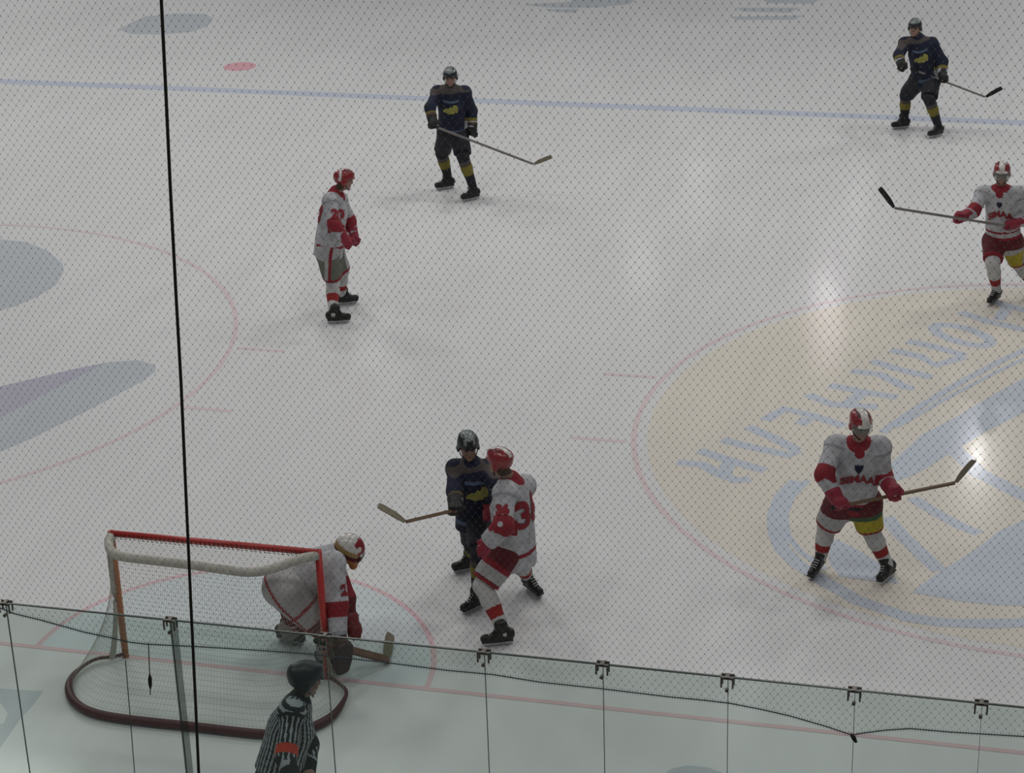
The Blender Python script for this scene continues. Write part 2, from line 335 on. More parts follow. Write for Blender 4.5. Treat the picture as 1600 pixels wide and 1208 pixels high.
# ------------------------------------------------------------------ goal
GRED = mat('goal_red', (.42, .03, .025), .35, spec=.5); GORANGE = mat('goal_post_worn', (.42, .13, .03), .4); GDARK = mat('goal_base_maroon', (.07, .010, .014), .5)
GNET = mat('goal_cord_cream', (.40, .39, .34), .85); GPAD = mat('goal_padding_cream', (.42, .41, .36), .8, bump=.4, bscale=18, var=.15, vscale=14)
pl = PY(172, 829, 0.); pr = PY(497, 858, 0.); bl = G(201, 1022)
GX0, GX1, GH = (pl[0]+bl[0])/2, pr[0], 1.22
goal = empty('goal', ((GX0+GX1)/2, 0, 0), 'red ice hockey goal with cream netting standing on the goal line beside the goalie', 'goal')
zf = FLOOR_TOP
g = MB(); g.tube([(GX0, 0, GH), (GX1, 0, GH)], .03, 12); g.build('crossbar', GRED, goal, True)
for x, m in ((GX0, GORANGE), (GX1, GRED)):
    g = MB(); g.tube([(x, 0, zf), (x, 0, GH+.02)], .03, 12); g.build('post', m, goal, True)
def ucurve(w0, w1, depth, rc, z, n=10):
    """U open to +y between x=w0 and x=w1"""
    pts = [np.array((w0, 0., z))]
    c = ((w0+rc), -(depth-rc))
    for i in range(n+1):
        a = math.pi+math.pi/2*i/n; pts.append(np.array((c[0]+rc*math.cos(a), c[1]+rc*math.sin(a), z)))
    for k in range(1, 8): pts.append(np.array((w0+rc+(w1-w0-2*rc)*k/8, -depth, z)))
    c = ((w1-rc), -(depth-rc))
    for i in range(n+1):
        a = 1.5*math.pi+math.pi/2*i/n; pts.append(np.array((c[0]+rc*math.cos(a), c[1]+rc*math.sin(a), z)))
    pts.append(np.array((w1, 0., z))); return pts
def resamp(pts, n):
    P = np.array(pts); s = np.r_[0, np.cumsum(np.linalg.norm(np.diff(P, axis=0), axis=1))]; t = np.linspace(0, s[-1], n)
    return np.stack([np.interp(t, s, P[:, k]) for k in range(3)], 1)
GW = GX1-GX0
def crom_(P, n=6):
    P = np.array(P); out = []
    for i in range(len(P)-1):
        p0, p1, p2, p3 = P[max(i-1, 0)], P[i], P[i+1], P[min(i+2, len(P)-1)]
        for t in np.linspace(0, 1, n+1)[:-1]: out.append(.5*((2*p1)+(-p0+p2)*t+(2*p0-5*p1+4*p2-p3)*t*t+(-p0+3*p1-3*p2+p3)*t**3))
    out.append(P[-1]); return out
def base_curve(z, grow=0.):
    # flares sideways beyond the posts then sweeps round the back, about a metre deep
    P = [G(px, py, .045) for px, py in ((178, 1026), (150, 1030), (127, 1043), (111, 1060), (108, 1080), (119, 1099), (147, 1114), (200, 1124), (300, 1135), (400, 1146), (440, 1146), (482, 1138), (515, 1122), (534, 1100), (540, 1078))]
    P = [np.array([GX0, -.03, .045])]+P+[np.array([GX1, -.02, .045])]
    return [np.array([p[0], p[1], z]) for p in crom_(P)]
bc = base_curve(.045)
g = MB(); g.tube([p-[0, 0, max(0, .03-.02*(-p[1]))*0] for p in bc], [.016+.022*min(max((-p[1]-.3)/.4, 0), 1) for p in bc], 10); g.build('base_frame', GDARK, goal, True)
TOPC = [G(px, py, 1.2) for px, py in ((173, 833), (170, 848), (173, 860), (184, 868), (205, 872), (240, 876), (300, 883), (350, 890), (385, 894), (412, 892), (440, 884), (470, 873), (494, 862))]
TOPC[0] = np.array([GX0, -.01, 1.2]); TOPC[-1] = np.array([GX1, -.01, 1.2])
tc_ = crom_(TOPC)
g = MB(); g.tube(tc_, .040, 10); g.build('top_frame', GPAD, goal, True)
def goal_net():
    nu, nv = 116, 34
    T = resamp(tc_, nu); B = resamp(base_curve(.05), nu); S = np.zeros((nu, nv+1, 3))
    for j in range(nv+1):
        t = j/nv; k = t**2.2                   # hangs steeply then flares out to the base
        S[:, j] = T*(1-k)+B*k; S[:, j, 2] = T[:, 2]*(1-t)+B[:, 2]*t
    g = MB(); r = .0011
    for i in range(0, nu): g.tube([S[i, j] for j in range(0, nv+1, 2)], r, 3)
    for j in range(1, nv+1): g.tube([S[i, j] for i in range(0, nu, 2)], r, 3)
    # the roof of the net, from the crossbar back to the top frame
    TT = np.array(tc_); NR = 46
    roof = []
    for k in range(1, NR):
        x = GX0+GW*k/NR; q = resamp(tc_, NR+1)[k]; roof.append((np.array([x, 0, GH]), q)); g.tube([(x, 0, GH), q], r, 3)
    for t in np.linspace(0, 1, 13)[1:-1]: g.tube([a*(1-t)+b*t for a, b in roof], r, 3)
    return g
goal_net().build('goal_netting', GNET, goal)
g = MB()
for k in range(46): x = GX0+GW*(k+.5)/46; g.tube([(x-.008, -.03, GH+.02), (x, -.036, GH-.03), (x+.008, -.02, GH-.035)], .004, 4)
g.build('lacing', mat('lacing_dark', (.10, .03, .03), .8), goal)
for sx, x in ((-1, GX0),):            # canvas edge bands that lace the net to the posts
    g = MB(); pts = [(x+sx*(.015+.05*max(0, (t-.6)/.4)**2), -.05-.09*max(0, (t-.55)/.45), GH-.03-(GH-.08)*t) for t in np.linspace(0, 1, 12)]
    g.tube(pts, [.028]*12, 8, flat=.5); g.build('net_edge_band', GPAD, goal, True)

# ------------------------------------------------------------------ people: sculpted from distance fields, then meshed
def V3(*a): return np.array(a, float)
def unit(v): v = np.array(v, float); return v/(np.linalg.norm(v)+1e-12)
class Field:
    """smooth union of tapered limbs and ellipsoids on a grid, meshed with surface nets"""
    def __init__(s, h=.012): s.h = h; s.p = []
    def cone(s, a, b, ra, rb, ax=None, sq=1.0, k=.02, cuts=(), sub=False):
        s.p.append(('c', np.array(a, float), np.array(b, float), ra, rb, None if ax is None else unit(ax), sq, k, cuts, sub)); return s
    def ell(s, c, rad, axes=None, k=.02, cuts=(), sub=False):
        s.p.append(('e', np.array(c, float), np.array(rad, float), np.eye(3) if axes is None else np.array(axes), 0, 0, 0, k, cuts, sub)); return s
    def box(s, c, half, axes, rnd=.01, k=.01, cuts=(), sub=False):
        s.p.append(('b', np.array(c, float), np.array(half, float), np.array(axes), rnd, 0, 0, k, cuts, sub)); return s
    def bounds(s, q):
        if q[0] == 'c':
            m = max(q[3], q[4])+.03; return np.minimum(q[1], q[2])-m, np.maximum(q[1], q[2])+m
        m = np.linalg.norm(q[2])+.03 if q[0] == 'b' else q[2].max()+.03
        return q[1]-m, q[1]+m
    def dist(s, q, P):
        if q[0] == 'c':
            a, b, ra, rb, ax, sq = q[1:7]; X = P-a; B = b-a
            if ax is not None: X = X+((X@ax)*(sq-1))[..., None]*ax; B = B+(B@ax)*(sq-1)*ax
            t = np.clip((X@B)/(B@B+1e-12), 0, 1); d = np.linalg.norm(X-t[..., None]*B, axis=-1)-(ra+(rb-ra)*t)
            if ax is not None: d = d/(1+(sq-1)*.5)
        elif q[0] == 'e':
            X = (P-q[1])@q[3].T; u = np.linalg.norm(X/q[2], axis=-1); g = np.linalg.norm(X/q[2]**2, axis=-1)+1e-9; d = u*(u-1)/g
        else:
            X = np.abs((P-q[1])@q[3].T)-(q[2]-q[4]); d = np.linalg.norm(np.maximum(X, 0), axis=-1)+np.minimum(X.max(-1), 0)-q[4]
        for c, n in q[8]: d = np.maximum(d, (P-np.array(c))@unit(n))
        return d
    def mesh(s, name, mats, warp=None, floorz=None):
        h = s.h; bl, bh = zip(*[s.bounds(q) for q in s.p if not q[9]]); lo = np.min(bl, 0)-2*h; hi = np.max(bh, 0)+2*h
        n = np.ceil((hi-lo)/h).astype(int)+1; D = np.full(n, .2, np.float32)
        AX = [lo[i]+np.arange(n[i])*h for i in range(3)]
        for q in s.p:
            a, b = s.bounds(q); i0 = np.clip(((a-lo)/h).astype(int)-1, 0, n-1); i1 = np.clip(((b-lo)/h).astype(int)+2, 1, n)
            if (i1 <= i0).any(): continue
            sl = tuple(slice(i0[k], i1[k]) for k in range(3))
            P = np.stack(np.meshgrid(*[AX[k][sl[k]] for k in range(3)], indexing='ij'), -1)
            d = s.dist(q, P); o = D[sl]; k = q[7]
            if q[9]:
                d = -d; hh = np.clip(.5+.5*(d-o)/k, 0, 1); D[sl] = o*(1-hh)+d*hh+k*hh*(1-hh)
            else:
                hh = np.clip(.5+.5*(d-o)/k, 0, 1); D[sl] = d*(1-hh)+o*hh-k*hh*(1-hh)
        if warp is not None:
            P = np.stack(np.meshgrid(*AX, indexing='ij'), -1); m = np.abs(D) < .05; D[m] += warp(P[m]).astype(np.float32)
        if floorz is not None: D = np.maximum(D, (floorz-AX[2])[None, None, :]).astype(np.float32)
        # surface nets
        S = D < 0; nx_, ny_, nz_ = D.shape
        acc = np.zeros((nx_-1, ny_-1, nz_-1, 3)); cnt = np.zeros((nx_-1, ny_-1, nz_-1))
        for ax in range(3):
            sA = [slice(None)]*3; sB = [slice(None)]*3; sA[ax] = slice(0, -1); sB[ax] = slice(1, None)
            a = D[tuple(sA)]; b = D[tuple(sB)]; x = (a < 0) != (b < 0)
            I = np.argwhere(x); t = a[x]/(a[x]-b[x]); pos = I.astype(float); pos[:, ax] += t
            o1, o2 = [k for k in range(3) if k != ax]
            for d1 in (0, 1):
                for d2 in (0, 1):
                    C = I.copy(); C[:, o1] -= d1; C[:, o2] -= d2
                    ok = (C >= 0).all(1) & (C < np.array(acc.shape[:3])).all(1); C = C[ok]
                    np.add.at(acc, tuple(C.T), pos[ok]); np.add.at(cnt, tuple(C.T), 1)
        used = cnt > 0; idx = np.full(cnt.shape, -1); idx[used] = np.arange(used.sum())
        V = lo+acc[used]/cnt[used][:, None]*h; F = []
        for ax in range(3):
            sA = [slice(None)]*3; sB = [slice(None)]*3; sA[ax] = slice(0, -1); sB[ax] = slice(1, None)
            a = S[tuple(sA)]; b = S[tuple(sB)]; o1, o2 = (ax+1) % 3, (ax+2) % 3
            for flip in (0, 1):
                I = np.argwhere(a & ~b if not flip else ~a & b)
                I = I[(I[:, o1] > 0) & (I[:, o2] > 0)]
                q = []
                for d1, d2 in ((1, 1), (0, 1), (0, 0), (1, 0)):
                    C = I.copy(); C[:, o1] -= d1; C[:, o2] -= d2; q.append(idx[tuple(C.T)])
                q = np.stack(q, 1); q = q[(q >= 0).all(1)]; F.append(q if not flip else q[:, ::-1])
        F = np.concatenate(F)
        me = bpy.data.meshes.new(name); me.vertices.add(len(V)); me.vertices.foreach_set('co', V.ravel().astype(np.float32))
        me.loops.add(F.size); me.loops.foreach_set('vertex_index', F.ravel().astype(np.int32))
        me.polygons.add(len(F)); me.polygons.foreach_set('loop_start', np.arange(len(F), dtype=np.int32)*4)
        for m in (mats if isinstance(mats, (list, tuple)) else [mats]): me.materials.append(m)
        me.update(); me.validate(); me.polygons.foreach_set('use_smooth', [True]*len(me.polygons))
        me['nf'] = len(F); return me
def centres(me):
    c = np.zeros(len(me.polygons)*3); me.polygons.foreach_get('center', c); return c.reshape(-1, 3)
def paint_mesh(me, rules):
    """rules: (mask function of the face centres, material index), later ones win; one material per face"""
    C = centres(me); M = np.zeros(len(C), np.int32)
    for fn, m in rules: M[fn(C)] = m
    me.polygons.foreach_set('material_index', M); me.update()
def band(a, b, t0, t1, r):
    a = np.array(a); b = np.array(b); B = b-a
    def f(C):
        t = ((C-a)@B)/(B@B); d = np.linalg.norm(C-a-np.clip(t, 0, 1)[:, None]*B, axis=1); return (t > t0) & (t < t1) & (d < r)
    return f
def folds(seed, amp=.006, f=16.):
    r = np.random.default_rng(seed); K = r.normal(size=(5, 3))*f; K[:, 2] *= .7; ph = r.uniform(0, 6.28, 5)
    def w(P): return amp*np.sin(P@K.T+ph).sum(-1)/2.2
    return w

# cloth and gear colours
M_SKIN = mat('skin', (.30, .18, .14), .55); M_LIP = mat('lip', (.35, .13, .12), .5); M_EYE = mat('eye_dark', (.02, .015, .015), .3); M_BROW = mat('brow_hair', (.07, .045, .03), .8)
M_WHITE = mat('jersey_white', (.40, .40, .42), .85, bump=.6, bscale=14, var=.2, vscale=13); M_RED = mat('jersey_red', (.22, .012, .022), .8, bump=.3)
M_GREY = mat('jersey_shoulder_grey', (.27, .28, .30), .85, bump=.3)
M_NAVY = mat('jersey_navy', (.009, .012, .032), .85, bump=.4, bscale=14, var=.3); M_YOKE = mat('jersey_yoke_taupe', (.07, .058, .055), .85, bump=.3)
M_PALEBLUE = mat('jersey_stripe_blue', (.07, .10, .16), .85); M_YG = mat('emblem_yellow_green', (.27, .26, .065), .8, var=.25, vscale=30); M_OLIVE = mat('sock_olive_yellow', (.17, .14, .02), .85)
M_BLACK = mat('pants_black', (.009, .010, .016), .75, bump=.3); M_DKRED = mat('pants_dark_red', (.10, .010, .014), .8, bump=.3)
M_PANTW = mat('pants_pale_grey', (.36, .36, .36), .85, bump=.3); M_PGREEN = mat('pants_grey_green', (.13, .14, .11), .85)
M_HRED = mat('helmet_red', (.24, .014, .02), .3, spec=.5, coat=.3); M_HWHITE = mat('helmet_white', (.55, .53, .50), .3, spec=.5, coat=.3); M_HDARK = mat('helmet_dark', (.012, .014, .018), .4, spec=.4)
M_HGREY = mat('helmet_grey_green', (.16, .19, .18), .35, coat=.3); M_BOOT = mat('skate_black', (.010, .010, .009), .45); M_HOLD = mat('holder_white', (.60, .61, .62), .4); M_STEEL = mat('blade_steel', (.45, .46, .48), .3, metallic=1.)
M_GRED = mat('glove_red', (.24, .014, .035), .6, bump=.3); M_GBLACK = mat('glove_black', (.012, .012, .012), .6); M_GBROWN = mat('glove_brown', (.07, .035, .025), .6)
M_YPATCH = mat('pants_yellow_patch', (.36, .30, .015), .7, var=.15, vscale=40); M_GREEN = mat('patch_green', (.04, .09, .04), .8)
M_WOOD = mat('stick_wood', (.14, .085, .045), .5); M_STICKG = mat('stick_grey', (.19, .175, .17), .4); M_TAPE = mat('tape_black', (.012, .012, .012), .8); M_BLADEW = mat('blade_taupe', (.20, .175, .12), .6)
M_SWHITE = mat('sock_white', (.47, .47, .46), .9, bump=.4, bscale=40); M_SRED = mat('sock_red', (.26, .02, .018), .9); M_SBLACK = mat('sock_black', (.014, .015, .02), .9)
M_VISOR = glass_mat('visor_clear', (.80, .84, .84), .10, (.6, .65, .62)); M_CHIN = mat('mask_amber', (.40, .15, .03), .4); M_REFW = mat('referee_white', (.34, .36, .38), .85, bump=.3)
M_REFB = mat('referee_black', (.012, .013, .015), .85); M_ORANGE = mat('armband_orange', (.50, .045, .02), .8)

class Fig:
    """a figure's own frame: origin on the ice, right = image right, near = towards the camera"""
    def __init__(s, ground):
        s.B = np.mean([G(*p) for p in ground], 0); s.n = CAM-s.B; s.n[2] = 0; s.n = unit(s.n); s.ex = np.cross([0, 0, 1.], s.n); s.report = []
    def J(s, px, py, d=0.):
        r = ray(px, py); P0 = s.B+s.n*d; return CAM+r*(((P0-CAM)@s.n)/(r@s.n))
    def L(s, par, px, py, ln, sign=1, tag=''):
        r = unit(ray(px, py)); m = par-CAM; t0 = m@r; dd = ln*ln-(m@m-t0*t0)
        if dd < 0: s.report.append('%s short by %.2f' % (tag, math.sqrt(m@m-t0*t0)-ln)); return CAM+r*t0
        return CAM+r*(t0-sign*math.sqrt(dd))
    def dir(s, yaw, el=0.): y = math.radians(yaw); e = math.radians(el); return (s.n*math.cos(y)+s.ex*math.sin(y))*math.cos(e)+V3(0, 0, math.sin(e))

def head_frame(f, up=None):
    f = unit(f); u = V3(0, 0, 1) if up is None else np.array(up, float); r = unit(np.cross(f, u)); u = np.cross(r, f); return np.array([r, f, u])   # right-hand, forward, up
def body_mesh(S, hf, hc, skin=M_SKIN):
    """one continuous body under the clothes: trunk, limbs, neck, head with a face"""
    F = Field(.0085); R, Fw, U = hf
    for a, b, ra, rb in (('pel', 'chest', .115, .13), ('chest', 'neck', .12, .055)): F.cone(S[a], S[b], ra, rb, S['fwd'], 1.35, .04)
    F.cone(S['neck'], hc-U*.05, .055, .058, k=.03)
    for sd in 'LR':
        F.cone(S['chest'], S['sh'+sd], .07, .055, k=.04); F.cone(S['sh'+sd], S['el'+sd], .05, .038, k=.03); F.cone(S['el'+sd], S['ha'+sd], .038, .026, k=.02)
        F.cone(S['pel'], S['hip'+sd], .10, .09, k=.04); F.cone(S['hip'+sd], S['kn'+sd], .078, .052, k=.04); F.cone(S['kn'+sd], S['an'+sd], .05, .036, k=.03)
    F.ell(hc+U*.02-Fw*.008, (.076, .097, .10), hf, .02); F.ell(hc-U*.055+Fw*.028, (.056, .064, .062), hf, .03)       # skull, jaw
    F.ell(hc+Fw*.092-U*.012, (.012, .020, .024), hf, .012); F.ell(hc+Fw*.103-U*.024, (.015, .013, .010), hf, .01)     # nose
    F.ell(hc+Fw*.088+U*.018, (.045, .014, .010), hf, .012)                                                        # brow
    F.ell(hc+Fw*.080-U*.095, (.022, .018, .016), hf, .015); F.ell(hc+Fw*.088-U*.060, (.024, .012, .009), hf, .008)    # chin, mouth
    for e in (-1, 1):
        F.ell(hc+Fw*.098+R*.031*e+U*.002, (.014, .012, .009), hf, .008, sub=True); F.ell(hc+R*.078*e-Fw*.008-U*.01, (.010, .020, .030), hf, .008)
        F.ell(hc+Fw*.07+R*.040*e-U*.03, (.018, .02, .02), hf, .015)
    me = F.mesh('body', [skin, M_EYE, M_LIP, M_BROW])
    def near(p, rr): return lambda C: np.linalg.norm((C-p)@np.linalg.inv(np.diag(rr)@hf), axis=1) < 1
    rules = [(near(hc+Fw*.088+R*.031*e+U*.002, (.013, .03, .008)), 1) for e in (-1, 1)]+[(near(hc+Fw*.098-U*.060, (.022, .03, .007)), 2)]
    rules += [(near(hc+Fw*.095+R*.032*e+U*.020, (.020, .03, .006)), 3) for e in (-1, 1)]
    lc = lambda C: (C-hc)@hf.T
    rules = [(lambda C: (lc(C)[:, 2] > .065) | ((lc(C)[:, 1] < .0) & (lc(C)[:, 2] > -.12) & (np.linalg.norm(C-hc, axis=1) < .16)), 3)]+rules
    paint_mesh(me, rules); return me
def helmet(parent, hf, hc, base, stripe=None, stripe_m=None, visor=True, flare=0):
    R, Fw, U = hf; F = Field(.0075)
    F.ell(hc+U*.030-Fw*.010, (.098, .122, .112), hf, .01, cuts=[(hc-U*.045, -U)])
    F.ell(hc+U*.078+Fw*.03, (.060, .085, .058), hf, .02); F.ell(hc+U*.05-Fw*.08, (.075, .055, .06), hf, .02)
    F.box(hc+Fw*.105-U*.045, (.078, .085, .078), hf, .02, .01, sub=True)
    F.ell(hc+Fw*.10+U*.045, (.075, .022, .012), hf, .012)
    F.ell(hc-U*.02-Fw*.0, (.080, .10, .11), hf, .006, sub=True)
    for e in (-1, 1): F.ell(hc+R*.092*e-U*.02-Fw*.01, (.014, .032, .036), hf, .01)
    me = F.mesh('helmet', [base, stripe_m or base, M_HDARK]); ru = []
    def loc(C): return (C-hc)@hf.T
    if stripe == 'centre': ru.append((lambda C: (np.abs(loc(C)[:, 0]) < .022) & (loc(C)[:, 2] > .055), 1))
    if stripe == 'front': ru += [(lambda C: (np.abs(loc(C)[:, 0]) < .034) & (loc(C)[:, 2] > .05), 1), (lambda C: (loc(C)[:, 1] > .085) & (loc(C)[:, 2] < .065), 1)]
    if stripe == 'back': ru += [(lambda C: (np.abs(loc(C)[:, 0]) < .020) & (loc(C)[:, 2] > .055), 1), (lambda C: (loc(C)[:, 1] < -.055) & (loc(C)[:, 1] > -.085) & (loc(C)[:, 2] > .0), 1)]
    if stripe == 'top': ru.append((lambda C: loc(C)[:, 2] > .090, 1))
    if stripe == 'vents': ru += [(lambda C: (np.abs(np.abs(loc(C)[:, 0])-.04) < .012) & (loc(C)[:, 2] > .07), 1), (lambda C: loc(C)[:, 2] > .115, 1)]
    ru.append((lambda C: (np.abs(np.abs(loc(C)[:, 0])-.045) < .006) & (np.abs(loc(C)[:, 1]) < .06) & (loc(C)[:, 2] > .06), 2))
    paint_mesh(me, ru); h = put('helmet', me, parent)
    g = MB()
    for e in (-1, 1):
        g.tube([hc+R*.088*e-U*.02, hc+R*.072*e-U*.07+Fw*.03, hc+R*.03*e-U*.112+Fw*.07], .005, 6)
    g.tube([hc+R*.03-U*.112+Fw*.07, hc-R*.03-U*.112+Fw*.07], .008, 6); g.build('chin_strap', M_HDARK, h)
    if visor:
        g = MB(); vs = []; fs = []
        for i in range(13):
            a = math.radians(-68+136*i/12)
            for z, rr in ((.048, 0), (-.002, .006), (-.038, .004)): vs.append(hc+R*math.sin(a)*(.098+rr)+Fw*(math.cos(a)*(.118+rr)-.002)+U*z)
        for i in range(12):
            for j in range(2): fs.append((i*3+j, i*3+3+j, i*3+4+j, i*3+1+j))
        g.add(vs, fs); v = g.build('visor', M_VISOR, h, True); v['label'] = 'clear curved visor'
        md = v.modifiers.new('thick', 'SOLIDIFY'); md.thickness = .003
    return h
def glove(parent, wrist, hand, grip, back, base, cuffm=None, name='glove', bulk=1.2):
    """hockey glove: padded cuff, palm, four unequal fingers curled round the shaft and a thumb closing from the side
    grip: direction of the shaft (from little finger to forefinger), back: direction the back of the hand faces"""
    d = unit(hand-wrist); g = unit(grip); bk = unit(back-(back@g)*g); fw = unit(np.cross(g, bk))
    if fw@d < 0: fw = -fw
    ax = np.array([g, fw, bk]); F = Field(.0075)
    F.cone(wrist-d*.07, wrist+d*.02, .062*bulk, .052*bulk, bk, 1.25, .02)
    pc = hand-fw*.015+bk*.030; F.cone(wrist, pc, .050, .052, k=.03); F.box(pc-fw*.01, (.060, .052, .034), ax, .02, .02)
    for i, (o, ln) in enumerate(((-.043, .80), (-.015, .95), (.014, 1.0), (.042, .92))):
        k = pc+g*o+fw*.030*ln; j1 = k+(fw*.034-bk*.010)*ln; j2 = j1+(-bk*.040+fw*.002)*ln; j3 = j2-(fw*.028+bk*.004)*ln
        F.cone(k, j1, .0175, .0165, k=.004); F.cone(j1, j2, .0165, .015, k=.006); F.cone(j2, j3, .015, .013, k=.006)
    tb = pc+g*.045-fw*.03; t1 = tb+g*.022+fw*.020-bk*.03; t2 = t1-bk*.03+fw*.012-g*.01
    F.cone(tb, t1, .021, .018, k=.012); F.cone(t1, t2, .018, .014, k=.008)
    me = F.mesh(name, [base, cuffm or base]); paint_mesh(me, [(band(wrist-d*.09, wrist, -.2, .35, .12), 1)]); return put(name, me, parent)
def skate(parent, heel, toe, an, black=M_BOOT, tiptoe=0):
    f = unit((toe-heel)*V3(1, 1, 1)); zb = .012
    heel = np.array(heel); toe = np.array(toe); c = (heel+toe)/2; U = unit(an-c); U = unit(U-(U@f)*f)
    if U[2] < 0: U = -U
    r = np.cross(f, U); ax = np.array([r, f, U]); F = Field(.0075)
    hl = c-f*.105+U*.088; tl = c+f*.125+U*.082
    F.cone(hl, c+f*.04+U*.085, .036, .040, k=.02); F.cone(c+f*.03+U*.083, tl, .042, .036, k=.02); F.cone(hl+U*.03, c+U*.12, .040, .044, k=.03)
    top = an+U*.05+unit(an-hl)*.03; F.cone(hl+U*.03+f*.02, an, .044, .044, k=.03); F.cone(an, top, .046, .052, k=.02)
    F.cone(c+f*.01+U*.13, top+f*.035, .026, .030, k=.03)             # tongue
    F.box(c+f*.01+U*.052, (.036, .140, .006), ax, .005, .008)         # sole plate
    b = put('skate', F.mesh('skate', black), parent)
    g = MB()
    def prof(pts, th, m):
        n = len(pts); vs = [c+f*x+U*z+r*s*th for s in (-1, 1) for x, z in pts]
        g.add(vs, [tuple(range(n))[::-1], tuple(range(n, 2*n))]+[(i, (i+1) % n, n+(i+1) % n, n+i) for i in range(n)], m)
    prof([(-.12, .05), (-.125, .022), (.135, .022), (.14, .05), (.085, .05), (.06, .032), (-.05, .032), (-.07, .05)], .011, 0); g.build('blade_holder', M_HOLD, b)
    g = MB(); prof([(-.128, .024), (-.13, .010), (-.11, .0), (.11, .0), (.138, .012), (.14, .024)], .002, 0); g.build('blade', M_STEEL, b)
    g = MB()
    for i in range(5): q = c+f*(.085-.018*i)+U*(.125+.017*i); g.tube([q-r*.024, q+U*.006, q+r*.024], .0035, 5)
    g.build('lace', M_HOLD, b); return b
def stick(name, butt, heel, toe, shaft_m, blade_m, label, goalie=False, tape=True, wd=.062):
    butt, heel, toe = map(lambda p: np.array(p, float), (butt, heel, toe)); d = unit(heel-butt); bdir = unit(toe-heel); nb = unit(np.cross(d, bdir)); up = unit(np.cross(nb, bdir))
    if up@d > 0: up = -up
    e = empty(name, (butt+heel)/2, label, 'hockey stick')
    sx = unit(np.cross(d, nb)); g = MB()
    def bar(p, q, a, b, mb_):
        L_ = np.linalg.norm(q-p); mb_.box((p+q)/2, (a/2, b/2, L_/2), [sx, nb, d])
    bar(butt, heel-d*(.62 if goalie else .02), .027, .020, g); g.build('shaft', shaft_m, e)
    if goalie: g = MB(); bar(heel-d*.63, heel-d*.0, .088, .022, g); g.build('paddle', mat('paddle_brown', (.13, .06, .035), .5), e)
    ln = np.linalg.norm(toe-heel); g = MB(); vs = []; n = 9
    for i in range(n):
        t = i/(n-1); cu = nb*.03*t*t; hw = (wd*(.55+.5*min(t*3, 1)) if t < .9 else wd*.85)/2*1.0; ct = heel+bdir*ln*t+up*(wd*.15)+cu
        for a, b in ((-1, -1), (1, -1), (1, 1), (-1, 1)): vs.append(ct+up*hw*a+nb*.005*b)
    fs = [(0, 1, 2, 3), tuple((n-1)*4+k for k in (3, 2, 1, 0))]
    for i in range(n-1):
        for k in range(4): fs.append((i*4+k, (i+1)*4+k, (i+1)*4+(k+1) % 4, i*4+(k+1) % 4))
    g.add(vs, fs); g.build('blade', blade_m, e)
    if tape: g = MB(); bar(butt-d*.003, butt+d*.13, .036, .024, g); g.build('grip_tape', M_TAPE, e)
    return e
def bvh_of(o):
    me = o.data; v = [tuple(p.co) for p in me.vertices]; return BVHTree.FromPolygons(v, [tuple(p.vertices) for p in me.polygons])
def decal(target, name, polys_mesh, origin, ex, ey, look, m, parent=None, lift_=.009):
    """flat outline laid onto cloth: polys_mesh is a bmesh in (x, y); each point is dropped on the cloth along look"""
    t = bvh_of(target); bm = polys_mesh; xs = [v.co.x for v in bm.verts]; ys = [v.co.y for v in bm.verts]
    for a0, a1, n in ((min(xs), max(xs), (1, 0, 0)), (min(ys), max(ys), (0, 1, 0))):
        k = a0
        while k < a1:
            k += .015; bmesh.ops.bisect_plane(bm, geom=bm.verts[:]+bm.edges[:]+bm.faces[:], plane_co=[c*k for c in n], plane_no=n)
    look = unit(look); kill = []; hits = []
    for v in bm.verts:
        P = origin+ex*v.co.x+ey*v.co.y; h = t.ray_cast(Vector(P-look*.5), Vector(look), 1.0)
        if h[0] is None: kill.append(v)
        else: hits.append((v, np.array(h[0])-look*lift_))
    for v, p in hits: v.co = Vector(p)
    bmesh.ops.delete(bm, geom=kill, context='VERTS')
    me = bpy.data.meshes.new(name); bm.to_mesh(me); bm.free(); me.materials.append(m); return put(name, me, parent or target)
def text_bm(txt, size, arch=0., bold=.008):
    cu = bpy.data.curves.new('lettering', 'FONT'); cu.body = txt; cu.size = size; cu.align_x = 'CENTER'; cu.align_y = 'CENTER'; cu.resolution_u = 3; cu.offset = bold
    ob = bpy.data.objects.new('lettering', cu); me = ob.to_mesh(); bm = bmesh.new(); bm.from_mesh(me); ob.to_mesh_clear(); bpy.data.objects.remove(ob); bpy.data.curves.remove(cu)
    bmesh.ops.remove_doubles(bm, verts=bm.verts[:], dist=1e-5)
    for v in bm.verts: v.co.y += arch*(-(v.co.x**2))*8
    return bm
def poly_bm(polys):
    bm = bmesh.new()
    for p in polys: bm.faces.new([bm.verts.new((x, y, 0)) for x, y in p])
    return bm

